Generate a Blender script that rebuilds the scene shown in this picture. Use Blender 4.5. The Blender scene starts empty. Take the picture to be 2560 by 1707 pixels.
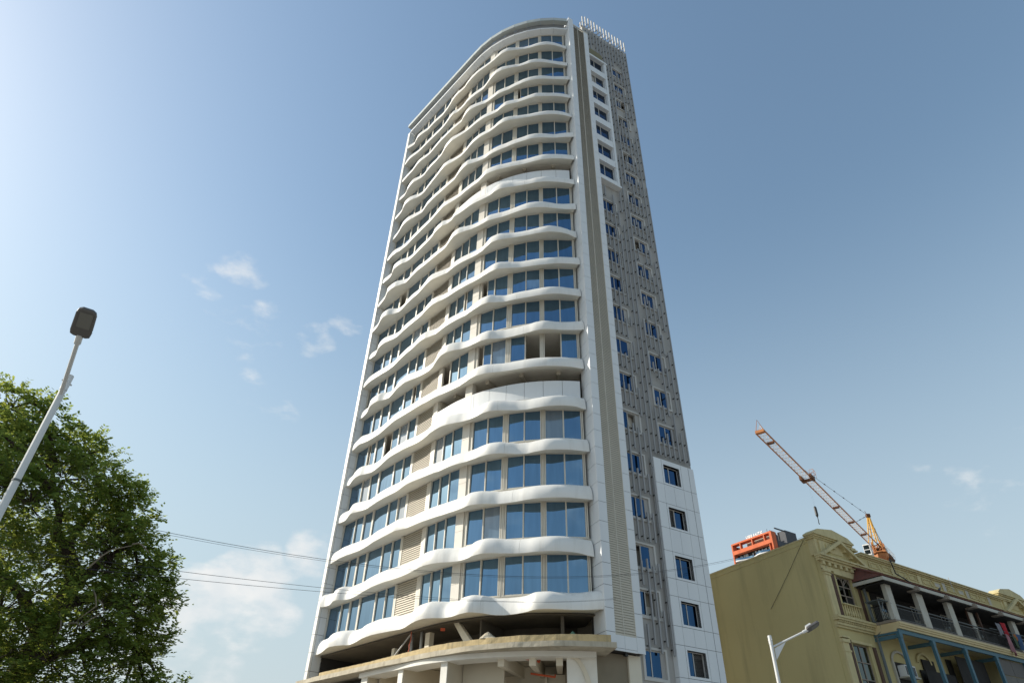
import bpy, bmesh, math, random
from mathutils import Vector, Matrix
R = math.radians
sc = bpy.context.scene
col = sc.collection
rnd = random.Random(7)

# ------------------------------------------------------------------ camera
EYE = Vector((0.0, 0.0, 1.6))
def set_camera():
    f, vx, vy = 1606.6, 57.2, -2158.8          # focal length and zenith vanishing point in photo pixels
    up = Vector((vx, vy, f)).normalized()       # world up in camera axes (x right, y down, z forward)
    fw = Vector((0, 0, 1)); fw = (fw - up * fw.dot(up)).normalized()
    rt = up.cross(fw) * -1
    if rt.x < 0: rt = -rt
    cd = bpy.data.cameras.new('camera'); cam = bpy.data.objects.new('camera', cd); col.objects.link(cam)
    Rm = Matrix((rt, fw, up))                   # camera axes -> world
    X = Rm @ Vector((1, 0, 0)); Y = Rm @ Vector((0, -1, 0)); Z = Rm @ Vector((0, 0, -1))
    m = Matrix((X, Y, Z)).transposed().to_4x4(); m.translation = EYE
    cam.matrix_world = m
    cd.sensor_width = 36.0; cd.lens = f / 2560 * 36.0
    cd.clip_start = 0.1; cd.clip_end = 6000
    sc.camera = cam
set_camera()

# ------------------------------------------------------------------ light
SUN_AZ, SUN_EL = -81.5, 29.0                    # azimuth clockwise from the viewing direction (+y)
def sundir(az, el):
    return Vector((math.sin(R(az)) * math.cos(R(el)), math.cos(R(az)) * math.cos(R(el)), math.sin(R(el))))
sl = bpy.data.lights.new('sun', 'SUN'); sl.energy = 5.0; sl.angle = R(0.6); sl.color = (1.0, 0.93, 0.82)
so = bpy.data.objects.new('sun', sl); col.objects.link(so)
so.rotation_euler = sundir(SUN_AZ, SUN_EL).to_track_quat('Z', 'Y').to_euler()

def set_world():
    w = bpy.data.worlds.new('World'); sc.world = w; w.use_nodes = True
    nt = w.node_tree; N = nt.nodes; L = nt.links
    bg = N['Background']; out = N['World Output']
    sky = N.new('ShaderNodeTexSky'); sky.sky_type = 'NISHITA'; sky.sun_disc = False
    sky.sun_elevation = R(SUN_EL); sky.sun_rotation = R(SUN_AZ)
    sky.altitude = 20; sky.air_density = 2.0; sky.dust_density = 1.7; sky.ozone_density = 3.5
    bg.inputs['Strength'].default_value = 0.148
    tc = N.new('ShaderNodeTexCoord')
    def vm(op, a, b=None):
        n = N.new('ShaderNodeVectorMath'); n.operation = op
        L.new(a, n.inputs[0])
        if b is not None: n.inputs[1].default_value = b
        return n
    def mth(op, a, b, clamp=False):
        n = N.new('ShaderNodeMath'); n.operation = op; n.use_clamp = clamp
        for i, v in enumerate((a, b)):
            if hasattr(v, 'links'): L.new(v, n.inputs[i])
            else: n.inputs[i].default_value = v
        return n.outputs[0]
    def ramp(x, a, b):
        n = N.new('ShaderNodeMapRange'); n.interpolation_type = 'SMOOTHSTEP'
        L.new(x, n.inputs[0]); n.inputs[1].default_value = a; n.inputs[2].default_value = b
        return n.outputs[0]
    nrm = vm('NORMALIZE', tc.outputs['Generated']).outputs[0]
    nz = N.new('ShaderNodeTexNoise'); nz.inputs['Scale'].default_value = 13.0; nz.inputs['Detail'].default_value = 7.0
    nz.inputs['Roughness'].default_value = 0.55
    mp = N.new('ShaderNodeMapping'); mp.inputs['Scale'].default_value = (1, 1, 1.9); L.new(nrm, mp.inputs['Vector']); L.new(mp.outputs[0], nz.inputs['Vector'])
    dens = None
    # (azimuth, elevation, radius deg, density): the cumulus bank by the tower foot, wisps, thin veils, and unseen clouds added for the pane reflections
    for az, el, rad, d in ((-21, 13.6, 6.0, .98), (-17.0, 17.4, 3.2, .95), (-20.3, 16.6, 2.4, .82), (-26, 11.5, 7, .72), (-21.5, 8.3, 2.6, .85), (-29.6, 38.2, 3.2, .62), (-26.6, 33.8, 4.2, .58), (-31.5, 34.8, 5.0, .50),
                           (-20.9, 34.2, 2.8, .54), (-17.8, 37.4, 3.0, .52), (-24, 29.5, 5, .42), (40, 18.0, 9, .40), (34, 21, 6.0, .34), (165, 20, 24, .66), (-160, 40, 20, .5), (-140, 20, 26, .66), (-95, 18, 16, .6)):
        dv = sundir(az, el)
        dt = vm('DOT_PRODUCT', nrm, dv).outputs['Value']
        m = mth('MULTIPLY', ramp(dt, math.cos(R(rad)), math.cos(R(rad * .15))), d)
        dens = m if dens is None else mth('MAXIMUM', dens, m)
    cl = mth('ADD', dens, mth('MULTIPLY', mth('SUBTRACT', nz.outputs['Fac'], .5), 1.9))
    cl = mth('MULTIPLY', ramp(cl, .50, 1.10), ramp(dens, 0.02, .35))
    nz2 = N.new('ShaderNodeTexNoise'); nz2.inputs['Scale'].default_value = 17; nz2.inputs['Detail'].default_value = 5; L.new(nrm, nz2.inputs['Vector'])
    cc = N.new('ShaderNodeMix'); cc.data_type = 'RGBA'; L.new(ramp(nz2.outputs['Fac'], .35, .7), cc.inputs[0])
    cc.inputs[6].default_value = (5.0, 5.2, 5.3, 1); cc.inputs[7].default_value = (6.0, 5.9, 5.75, 1)
    hs = N.new('ShaderNodeHueSaturation'); hs.inputs['Saturation'].default_value = SKY_SAT; hs.inputs['Value'].default_value = SKY_VAL
    L.new(sky.outputs[0], hs.inputs['Color'])
    sep = N.new('ShaderNodeSeparateXYZ'); L.new(nrm, sep.inputs[0])          # pale haze that thickens towards the horizon
    hz = N.new('ShaderNodeMix'); hz.data_type = 'RGBA'; L.new(mth('MULTIPLY', ramp(sep.outputs['Z'], .74, .03), .84), hz.inputs[0])
    L.new(hs.outputs[0], hz.inputs[6]); hz.inputs[7].default_value = (3.45, 4.15, 4.75, 1)
    mx = N.new('ShaderNodeMix'); mx.data_type = 'RGBA'
    L.new(mth('MULTIPLY', cl, .85), mx.inputs[0]); L.new(hz.outputs[2], mx.inputs[6]); L.new(cc.outputs[2], mx.inputs[7])
    L.new(mx.outputs[2], bg.inputs['Color']); L.new(bg.outputs[0], out.inputs['Surface'])
SKY_SAT, SKY_VAL = 1.0, 1.0
set_world()
sc.view_settings.view_transform = 'Standard'; sc.view_settings.look = 'None'; sc.view_settings.gamma = 1.0
sc.view_settings.exposure = 0.12
sc.view_settings.use_curve_mapping = False
sc.cycles.max_bounces = 8; sc.cycles.diffuse_bounces = 4; sc.cycles.transparent_max_bounces = 8

# ------------------------------------------------------------------ materials
MATS = {}
def mat(name, c, rough=.6, metal=0.0, c2=None, scale=1.2, amt=.5, streak=False, bump=0.0, bscale=30, spec=.5, trans=0.0, island=0.0, stain=None):
    m = bpy.data.materials.new(name); m.use_nodes = True
    nt = m.node_tree; N = nt.nodes; L = nt.links; b = N['Principled BSDF']
    b.inputs['Roughness'].default_value = rough; b.inputs['Metallic'].default_value = metal
    b.inputs['Specular IOR Level'].default_value = spec
    g = N.new('ShaderNodeNewGeometry')
    if c2 is None: c2 = tuple(x * .86 for x in c)
    mp = N.new('ShaderNodeMapping'); L.new(g.outputs['Position'], mp.inputs[0])
    mp.inputs['Scale'].default_value = (1, 1, .12) if streak else (1, 1, 1)
    n = N.new('ShaderNodeTexNoise'); n.inputs['Scale'].default_value = scale; n.inputs['Detail'].default_value = 6; L.new(mp.outputs[0], n.inputs['Vector'])
    r = N.new('ShaderNodeMapRange'); L.new(n.outputs['Fac'], r.inputs[0]); r.inputs[1].default_value = .5 - amt * .5; r.inputs[2].default_value = .5 + amt * .5
    fac = r.outputs[0]
    if island:
        a = N.new('ShaderNodeMath'); a.operation = 'MULTIPLY_ADD'; L.new(g.outputs['Random Per Island'], a.inputs[0]); a.inputs[1].default_value = island
        s = N.new('ShaderNodeMath'); s.operation = 'MULTIPLY'; s.inputs[1].default_value = 1 - island; L.new(fac, s.inputs[0]); L.new(s.outputs[0], a.inputs[2]); fac = a.outputs[0]
    mx = N.new('ShaderNodeMix'); mx.data_type = 'RGBA'; L.new(fac, mx.inputs[0])
    mx.inputs[6].default_value = (*c, 1); mx.inputs[7].default_value = (*c2, 1)
    if stain:                                                  # run-down streaks and blotches of weathering
        sc_, sa_, scol = stain
        m2 = N.new('ShaderNodeMapping'); L.new(g.outputs['Position'], m2.inputs[0]); m2.inputs['Scale'].default_value = (sc_, sc_, sc_ * .10)
        n2 = N.new('ShaderNodeTexNoise'); n2.inputs['Scale'].default_value = 1.0; n2.inputs['Detail'].default_value = 8; n2.inputs['Roughness'].default_value = .65; L.new(m2.outputs[0], n2.inputs['Vector'])
        r2 = N.new('ShaderNodeMapRange'); L.new(n2.outputs['Fac'], r2.inputs[0]); r2.inputs[1].default_value = .50; r2.inputs[2].default_value = .72; r2.inputs[4].default_value = sa_
        m3 = N.new('ShaderNodeMix'); m3.data_type = 'RGBA'; L.new(r2.outputs[0], m3.inputs[0]); L.new(mx.outputs[2], m3.inputs[6]); m3.inputs[7].default_value = (*scol, 1); mx = m3
    L.new(mx.outputs[2], b.inputs['Base Color'])
    if bump:
        bn = N.new('ShaderNodeTexNoise'); bn.inputs['Scale'].default_value = bscale; bn.inputs['Detail'].default_value = 4; L.new(g.outputs['Position'], bn.inputs['Vector'])
        bp = N.new('ShaderNodeBump'); bp.inputs['Strength'].default_value = bump; bp.inputs['Distance'].default_value = .03
        L.new(bn.outputs['Fac'], bp.inputs['Height']); L.new(bp.outputs[0], b.inputs['Normal'])
    if trans:
        t = N.new('ShaderNodeBsdfTranslucent'); hsv = N.new('ShaderNodeHueSaturation'); hsv.inputs['Value'].default_value = 2.6; hsv.inputs['Hue'].default_value = .47
        hsv.inputs['Saturation'].default_value = 1.05
        L.new(mx.outputs[2], hsv.inputs['Color']); L.new(hsv.outputs[0], t.inputs['Color'])
        ms = N.new('ShaderNodeMixShader'); ms.inputs[0].default_value = trans
        L.new(b.outputs[0], ms.inputs[1]); L.new(t.outputs[0], ms.inputs[2]); L.new(ms.outputs[0], N['Material Output'].inputs['Surface'])
    MATS[name] = m
    return m
def glass(name, tint, rough=.03, wav=.0):
    m = bpy.data.materials.new(name); m.use_nodes = True
    nt = m.node_tree; N = nt.nodes; L = nt.links; b = N['Principled BSDF']
    g = N.new('ShaderNodeNewGeometry'); oi = N.new('ShaderNodeObjectInfo')
    mp = N.new('ShaderNodeMapping'); mp.inputs['Scale'].default_value = (3.2, 3.2, .35); L.new(g.outputs['Position'], mp.inputs[0])
    n = N.new('ShaderNodeTexNoise'); n.inputs['Scale'].default_value = 1.3; n.inputs['Detail'].default_value = 3; L.new(mp.outputs[0], n.inputs['Vector'])
    a = N.new('ShaderNodeMath'); a.operation = 'MULTIPLY_ADD'; L.new(oi.outputs['Random'], a.inputs[0]); a.inputs[1].default_value = .45; L.new(n.outputs['Fac'], a.inputs[2])
    mx = N.new('ShaderNodeMix'); mx.data_type = 'RGBA'; L.new(a.outputs[0], mx.inputs[0])
    mx.inputs[6].default_value = (*tint, 1); mx.inputs[7].default_value = (*[x * .72 for x in tint], 1)
    L.new(mx.outputs[2], b.inputs['Base Color']); b.inputs['Metallic'].default_value = 1.0; b.inputs['Roughness'].default_value = rough
    bn = N.new('ShaderNodeTexNoise'); bn.inputs['Scale'].default_value = .9; L.new(g.outputs['Position'], bn.inputs['Vector'])
    bp = N.new('ShaderNodeBump'); bp.inputs['Strength'].default_value = .10; bp.inputs['Distance'].default_value = .02; L.new(bn.outputs['Fac'], bp.inputs['Height']); L.new(bp.outputs[0], b.inputs['Normal'])
    MATS[name] = m; return m
W_WHITE = mat('white_band_paint', (.82, .81, .77), .5, c2=(.72, .71, .67), scale=.35, amt=.6, streak=True, stain=(2.2, .30, (.50, .47, .40)))
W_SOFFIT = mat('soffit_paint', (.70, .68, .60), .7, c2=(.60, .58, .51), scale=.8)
W_PANEL = mat('white_cladding', (.74, .76, .76), .55, c2=(.68, .70, .71), scale=.6, streak=True, amt=.5)
W_GREYRIM = mat('grey_roof_rim', (.48, .52, .51), .5)
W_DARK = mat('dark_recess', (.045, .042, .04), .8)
W_FRAME = mat('cream_window_frame', (.66, .62, .53), .5)
W_COL = mat('cream_column', (.70, .66, .58), .6)
W_LOUV = mat('beige_louvre', (.62, .56, .45), .5, c2=(.56, .51, .41))
W_LBACK = mat('louvre_shadow_gap', (.27, .24, .19), .8)
W_INT = mat('interior_plaster', (.42, .38, .31), .9)
W_CEIL = mat('balcony_plaster', (.50, .46, .37), .9, c2=(.42, .38, .31))
G_FRONT = glass('blue_mirror_glass', (.18, .31, .46))
def curtain_glass():
    m = mat('curtained_glass', (.13, .20, .27), .06, c2=(.06, .11, .17), scale=2.2, amt=.5, streak=True, spec=1.0); b = m.node_tree.nodes['Principled BSDF']
    b.inputs['Coat Weight'].default_value = 1.0; b.inputs['Coat Roughness'].default_value = .02; b.inputs['Coat IOR'].default_value = 1.9; return m
G_CURT = curtain_glass()
G_SIDE = glass('deep_blue_glass', (.03, .078, .165))
W_GREYWALL = mat('grey_render_wall', (.44, .43, .405), .85, c2=(.35, .34, .32), scale=.5, streak=True, bump=.15, stain=(1.5, .4, (.24, .23, .21)))
W_TUBE = mat('grey_tube', (.33, .33, .33), .5)
W_BLACK = mat('black_metal', (.02, .02, .02), .5)
W_SURR = mat('pale_window_surround', (.56, .55, .52), .7)
CONC = mat('raw_concrete', (.60, .55, .44), .95, c2=(.36, .31, .22), scale=1.6, amt=.9, bump=.5, bscale=9, stain=(3.0, .6, (.22, .19, .14)))
CONC2 = mat('yellowed_concrete', (.60, .48, .27), .95, c2=(.36, .28, .15), scale=1.8, amt=.9, bump=.6, bscale=14, stain=(4.0, .6, (.20, .17, .11)))
PIERB = mat('shaded_pier_plaster', (.56, .50, .39), .85, c2=(.49, .44, .34), scale=.5)  # beige carries the shade on pier sides and front wall
CONC_D = mat('dark_concrete', (.17, .15, .12), .95, c2=(.09, .08, .065), scale=.7, amt=.8, bump=.3)  # darker, blotchy concrete tone
PLAST = mat('cream_plaster', (.74, .68, .55), .85, c2=(.66, .60, .48), scale=.5)
PLAST_W = mat('white_plaster', (.82, .80, .73), .8)
BROWNW = mat('brown_wall', (.27, .23, .165), .9, c2=(.20, .17, .12), scale=.6)
DOORB = mat('brown_door', (.12, .06, .03), .6)
ORPIPE = mat('orange_pipe', (.60, .10, .03), .5)
PVC = mat('grey_pvc', (.45, .45, .43), .5)
GOLD = mat('gold_plate', (.30, .22, .07), .35, metal=.6)
YEL = mat('yellow_ochre_render', (.62, .53, .26), .92, c2=(.46, .385, .18), scale=.16, amt=.8, bump=.15, bscale=4, stain=(.9, .45, (.30, .25, .13)))
YTRIM = mat('yellow_ochre_trim', (.68, .58, .31), .85, c2=(.50, .42, .22), scale=1.4, amt=.8, stain=(2.5, .5, (.27, .22, .12)))
YWHITE = mat('faded_white_trim', (.54, .52, .46), .85, c2=(.42, .39, .31), scale=1.2)
YCREAM = mat('cream_beam', (.66, .54, .30), .8, c2=(.58, .46, .25))
SHUT = mat('brown_shutter', (.11, .06, .04), .8)
DKGLASS = glass('old_window_glass', (.10, .12, .12), .08)
SASH = mat('worn_sash', (.30, .25, .20), .8)
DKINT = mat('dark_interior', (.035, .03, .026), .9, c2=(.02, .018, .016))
BLUEP = mat('blue_steel_post', (.05, .13, .17), .6, c2=(.07, .16, .20), scale=2)
TILE = mat('red_brown_roof', (.20, .07, .05), .85, c2=(.12, .05, .04), scale=3)
GREYPIPE = mat('grey_drainpipe', (.13, .15, .15), .6)
LAMPW = mat('lamp_post_paint', (.66, .67, .66), .4, c2=(.60, .61, .60))
LAMPH = mat('lamp_head_grey', (.12, .115, .11), .5)
LAMPG = mat('lamp_lens', (.17, .17, .155), .3)
CRANE = mat('crane_orange', (.55, .22, .06), .65, c2=(.30, .10, .035), scale=.9, amt=.8)
CRANEY = mat('crane_yellow', (.75, .42, .07), .6)
CRANEP = mat('crane_pale', (.62, .55, .50), .7)
RUST = mat('crane_rust', (.13, .055, .025), .8)
WHITE = mat('white_paint', (.80, .80, .78), .5)
ORANGE = mat('orange_render', (.60, .15, .06), .85, c2=(.50, .115, .045), scale=.5, stain=(.8, .4, (.30, .07, .03)))
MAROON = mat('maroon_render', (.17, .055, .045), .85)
SLATE = mat('slate_cladding', (.06, .065, .075), .7)
TAN = mat('tan_screen', (.36, .31, .25), .8)
CABLE = mat('black_cable', (.03, .03, .035), .6)
BARK = mat('bark', (.075, .05, .036), .95, c2=(.035, .024, .018), scale=5, amt=.8, bump=.8, bscale=22)
TWIG = mat('pale_twig', (.26, .21, .15), .9)
LEAF = mat('leaf', (.062, .125, .034), .5, c2=(.17, .205, .040), scale=.9, amt=.7, trans=.5, island=.5)
GROUND = mat('ground_paving', (.30, .28, .25), .95, c2=(.22, .21, .19), scale=.4)

# ------------------------------------------------------------------ mesh helpers
class MB:
    def __init__(s): s.v = []; s.f = []; s.m = []
    def add(s, pts, faces, mi=0):
        o = len(s.v); s.v.extend(Vector(p) for p in pts); s.f.extend(tuple(i + o for i in f) for f in faces); s.m.extend([mi] * len(faces))
        return s
    def poly(s, pts, mi=0): return s.add(pts, [tuple(range(len(pts)))], mi)
    def box(s, fr, a0, a1, b0, b1, c0, c1, mi=0):
        P = [fr(a, b, c) for c in (c0, c1) for b in (b0, b1) for a in (a0, a1)]
        return s.add(P, [(0, 2, 3, 1), (4, 5, 7, 6), (0, 1, 5, 4), (2, 6, 7, 3), (0, 4, 6, 2), (1, 3, 7, 5)], mi)
    def cbox(s, fr, a0, a1, b0, b1, c0, c1, ds=.7, mi=0):   # a box that follows a curved first axis
        n = max(1, int(math.ceil((a1 - a0) / ds))); P = []
        for i in range(n + 1):
            a = a0 + (a1 - a0) * i / n
            P += [fr(a, b0, c0), fr(a, b1, c0), fr(a, b1, c1), fr(a, b0, c1)]
        F = [(0, 1, 2, 3), (4 * n + 3, 4 * n + 2, 4 * n + 1, 4 * n)]
        for i in range(n):
            for j in range(4):
                k = (j + 1) % 4; F.append((4 * i + j, 4 * i + 4 + j, 4 * i + 4 + k, 4 * i + k))
        return s.add(P, F, mi)
    def grid(s, rows, mi=0):
        n = len(rows); m = len(rows[0]); P = [p for r in rows for p in r]
        return s.add(P, [(i * m + j, i * m + j + 1, (i + 1) * m + j + 1, (i + 1) * m + j) for i in range(n - 1) for j in range(m - 1)], mi)
    def tube(s, pts, r, n=6, mi=0, cap=True):
        pts = [Vector(p) for p in pts]
        rs = r if isinstance(r, (list, tuple)) else [r] * len(pts)
        P = []; prev = None
        for i, p in enumerate(pts):
            t = (pts[min(i + 1, len(pts) - 1)] - pts[max(i - 1, 0)]).normalized()
            if prev is None:
                a = Vector((0, 0, 1)) if abs(t.z) < .9 else Vector((1, 0, 0)); u = t.cross(a).normalized()
            else: u = (prev - t * prev.dot(t)).normalized()
            prev = u; w = t.cross(u)
            P += [p + (u * math.cos(2 * math.pi * k / n) + w * math.sin(2 * math.pi * k / n)) * rs[i] for k in range(n)]
        F = [(i * n + k, i * n + (k + 1) % n, (i + 1) * n + (k + 1) % n, (i + 1) * n + k) for i in range(len(pts) - 1) for k in range(n)]
        if cap: F += [tuple(range(n))[::-1], tuple((len(pts) - 1) * n + k for k in range(n))]
        return s.add(P, F, mi)
    def prism(s, pts, z0, z1, mi=0):
        n = len(pts); P = [(p[0], p[1], z0) for p in pts] + [(p[0], p[1], z1) for p in pts]
        return s.add(P, [tuple(range(n))[::-1], tuple(range(n, 2 * n))] + [(i, (i + 1) % n, n + (i + 1) % n, n + i) for i in range(n)], mi)
    def extr(s, pts, d, mi=0):                                # a flat outline pushed along d
        n = len(pts); d = Vector(d); P = [Vector(p) for p in pts] + [Vector(p) + d for p in pts]
        return s.add(P, [tuple(range(n))[::-1], tuple(range(n, 2 * n))] + [(i, (i + 1) % n, n + (i + 1) % n, n + i) for i in range(n)], mi)
    def mesh(s, name, mats, o=Vector((0, 0, 0)), smooth=False, recalc=True):
        me = bpy.data.meshes.new(name); me.from_pydata([tuple(p - o) for p in s.v], [], s.f)
        for m in (mats if isinstance(mats, (list, tuple)) else [mats]): me.materials.append(m)
        if len(set(s.m)) > 1: me.polygons.foreach_set('material_index', s.m)
        if recalc:
            bm = bmesh.new(); bm.from_mesh(me); bmesh.ops.recalc_face_normals(bm, faces=bm.faces); bm.to_mesh(me); bm.free()
        if smooth: me.polygons.foreach_set('use_smooth', [True] * len(me.polygons))
        me.update(); return me
def root_of(o):
    while o.parent: o = o.parent
    return o
def obj(name, mb, mats, parent=None, smooth=False, recalc=True, **props):
    o0 = Vector(root_of(parent).location) if parent else Vector((0, 0, 0))
    o = bpy.data.objects.new(name, mb.mesh(name, mats, o0, smooth, recalc)); col.objects.link(o)
    if parent: o.parent = parent
    for k, v in props.items(): o[k] = v
    return o
def inst(name, me, parent, loc, rz=0.0, rot=None, **props):   # another piece that shares a mesh
    o = bpy.data.objects.new(name, me); col.objects.link(o); o.parent = parent
    o.location = Vector(loc) - Vector(root_of(parent).location); o.rotation_euler = rot if rot else (0, 0, rz)
    for k, v in props.items(): o[k] = v
    return o
def thing(name, label, cat, loc, group=None):
    o = bpy.data.objects.new(name, None); col.objects.link(o); o.location = loc; o.empty_display_size = .5
    o['label'] = label; o['category'] = cat
    if group: o['group'] = group
    return o
def AE(az, el, D):                                             # point at azimuth, elevation and ground distance from the eye
    return Vector((math.sin(R(az)) * D, math.cos(R(az)) * D, 1.6 + D * math.tan(R(el))))
def plane_fr(o, az):                                           # (s, w, z): along, outward (towards the street), up
    d = Vector((math.sin(R(az)), math.cos(R(az)), 0)); n = Vector((d.y, -d.x, 0)); o = Vector((o[0], o[1], 0))
    return lambda s, w, z: o + d * s + n * w + Vector((0, 0, z))
def hole_wall(mb, fr, s0, s1, z0, z1, w, holes, depth, mi=0):  # wall with rectangular openings and jambs
    ss = sorted({s0, s1, *[h[0] for h in holes], *[h[1] for h in holes]}); zz = sorted({z0, z1, *[h[2] for h in holes], *[h[3] for h in holes]})
    for a, b in zip(ss, ss[1:]):
        for c, d in zip(zz, zz[1:]):
            ms, mz = (a + b) / 2, (c + d) / 2
            if any(h[0] < ms < h[1] and h[2] < mz < h[3] for h in holes): continue
            mb.poly([fr(a, w, c), fr(b, w, c), fr(b, w, d), fr(a, w, d)], mi)
    for a, b, c, d in holes:
        w2 = w - depth
        for p, q in (((a, c), (b, c)), ((b, c), (b, d)), ((b, d), (a, d)), ((a, d), (a, c))):
            mb.poly([fr(p[0], w, p[1]), fr(q[0], w, q[1]), fr(q[0], w2, q[1]), fr(p[0], w2, p[1])], mi)

# ------------------------------------------------------------------ setting
mb = MB(); mb.poly([(-3000, -3000, 0), (3000, -3000, 0), (3000, 3000, 0), (-3000, 3000, 0)])
obj('ground', mb, GROUND, kind='structure')

# ------------------------------------------------------------------ tower: measured plan shape of every wave band (cm proud of the glass, every 0.6 m)
BAND={2:[67,57,48,57,64,59,51,43,43,42,39,36,34,39,44,52,62,68,70,67,66,73,76,76,76,74,72,74,79,88,96,96,85,75,67,66,70,72,72,67,57,44,36],
3:[66,71,72,66,58,52,49,48,47,45,44,43,42,43,46,51,57,58,44,41,41,44,41,37,32,27,39,55,72,84,87,82,76,68,68,72,69,62,53,43,35,30,27],
4:[64,64,65,65,64,67,72,73,68,62,59,61,64,66,68,67,67,66,65,62,58,69,75,74,63,49,33,31,33,40,40,39,47,54,62,67,69,68,64,60,61,63,63],
5:[59,57,55,62,73,77,79,70,60,57,62,66,68,69,73,77,87,98,101,101,92,82,72,65,61,59,57,54,48,46,58,67,64,61,66,72,78,75,73,73,70,65,61],
6:[66,68,69,73,84,91,88,77,60,52,51,56,61,67,72,78,83,86,81,69,60,53,53,56,62,67,70,71,70,77,89,97,95,89,85,82,83,84,85,84,80,71,60],
7:[49,52,56,61,69,75,76,70,60,51,43,49,57,59,61,61,60,59,59,58,57,65,72,74,72,54,40,32,37,39,40,40,46,50,54,61,63,60,56,54,61,67,71],
8:[60,60,60,55,43,38,34,36,39,41,43,46,48,50,53,57,62,66,68,61,53,45,39,38,36,37,38,49,62,62,60,53,49,45,43,47,54,61,63,64,64,63,62],
9:[65,64,61,61,74,83,81,75,60,55,55,57,60,63,66,70,75,86,89,89,75,72,79,71,67,68,67,64,63,65,79,85,79,71,69,68,72,72,69,65,60,54,49],
10:[72,76,80,84,94,104,103,98,82,66,67,71,73,75,73,72,72,72,72,71,71,79,88,94,90,76,62,56,56,60,54,49,51,57,64,70,70,66,58,50,46,49,52],
11:[79,81,84,91,99,103,96,69,55,55,58,63,67,69,71,77,82,87,86,76,64,51,51,48,42,37,33,35,43,63,81,87,83,77,76,77,81,85,87,81,69,48,37],
12:[59,56,52,61,72,75,75,66,57,53,56,60,62,64,66,68,70,77,82,84,78,67,60,56,53,50,50,50,55,65,74,82,72,61,52,51,52,53,56,59,58,58,57],
13:[61,63,64,61,56,50,46,42,41,42,48,55,61,67,70,73,78,81,78,66,55,56,56,54,51,49,47,57,66,75,79,63,50,52,53,54,59,65,68,67,61,56,51],
14:[42,38,41,46,59,69,72,69,48,39,45,53,62,65,68,59,49,41,37,36,44,59,73,83,81,69,49,43,44,47,45,27,17,18,24,32,46,53,49,44,46,51,68],
15:[55,57,58,59,45,35,33,33,33,39,46,53,60,64,63,63,62,61,61,58,52,50,45,35,30,29,32,44,58,67,68,59,51,48,49,53,54,54,52,49,43,34,30],
16:[54,40,50,56,58,53,35,22,22,28,36,46,56,63,65,65,65,61,56,54,57,63,72,75,76,70,58,45,42,49,64,70,59,46,35,34,43,51,55,56,52,33,22],
17:[57,46,41,48,58,63,49,37,32,37,42,47,50,53,54,54,58,66,72,72,68,62,57,52,42,45,48,48,45,52,62,68,63,47,31,28,41,53,55,56,53,46,46],
18:[61,58,58,59,53,47,41,37,35,39,45,54,64,69,74,77,79,82,69,54,52,49,45,39,35,32,34,37,45,61,57,43,28,28,32,44,54,59,62,63,56,51,51],
19:[77,50,41,48,59,53,12,4,6,13,25,37,47,56,61,63,63,58,56,56,60,66,74,84,86,82,68,49,38,49,74,85,74,59,49,48,55,57,54,48,32,3,-22],
20:[43,37,41,50,60,70,81,74,56,22,29,39,54,68,76,82,79,72,64,55,47,56,75,91,105,113,95,65,67,85,94,62,13,4,12,32,72,82,78,75,78,98,115]}

# the curved front: s metres along the glass line, p metres proud of it, z up
PX, PY, PH, PS1, PK = -13.42915, 52.712823, -0.85142805, 13.243825, 0.08605339
def curve(s):
    a = min(s, PS1); x = PX + math.cos(PH) * a; y = PY + math.sin(PH) * a; b = max(s - PS1, 0); h = PH + PK * b
    x += (math.sin(h) - math.sin(PH)) / PK; y -= (math.cos(h) - math.cos(PH)) / PK
    return x, y, h
def FC(s, p, z):
    x, y, h = curve(s); return Vector((x + math.sin(h) * p, y - math.cos(h) * p, z))
S0, S1 = -.6, 24.17
FHT = 3.3619
def ZH(k): return 14.55 + FHT * (19 - k)                      # window head of row k (1 = top)
TW = thing('apartment_tower', 'tall white tower with a curved front of wavy balcony bands and blue windows', 'tower', (0, 46, 0))
CX, CY = 5.62, 37.83
FR_ = plane_fr((CX, CY), 59.0)
def FR(s, w, z): return FR_(s, -w, z)                         # right-hand face, w metres behind the corner fin
def P2(v): return (v.x, v.y)

# core walls, slabs
front = [P2(FC(S0 + (S1 - S0) * i / 40, -.03, 0)) for i in range(41)]
back = [P2(FR(2.9, 1.15, 0)), P2(FR(9.40, 1.15, 0)), P2(FR(9.40, 16, 0)), P2(FC(S0, -16, 0))]
deep = [P2(FC(S0 + .02, -3.3, 0))] + [P2(FC(.2 + 23.4 * i / 30, -3.3, 0)) for i in range(31)] + [P2(FR(2.0, 1.2, 0))] + [P2(FR(9.40, 1.2, 0)), P2(FR(9.40, 15.5, 0)), P2(FC(S0 + .02, -15.5, 0))]
mb = MB(); mb.prism(deep, 9.3, 76.5); obj('core_wall', mb, W_INT, TW)
for k in range(1, 21):
    mb = MB(); z1 = ZH(k - 1) - 2.30 if k > 1 else 77.0
    mb.prism(front + back, ZH(k) + .05, z1 - .02)
    obj('floor_slab', mb, W_COL, TW)

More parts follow.
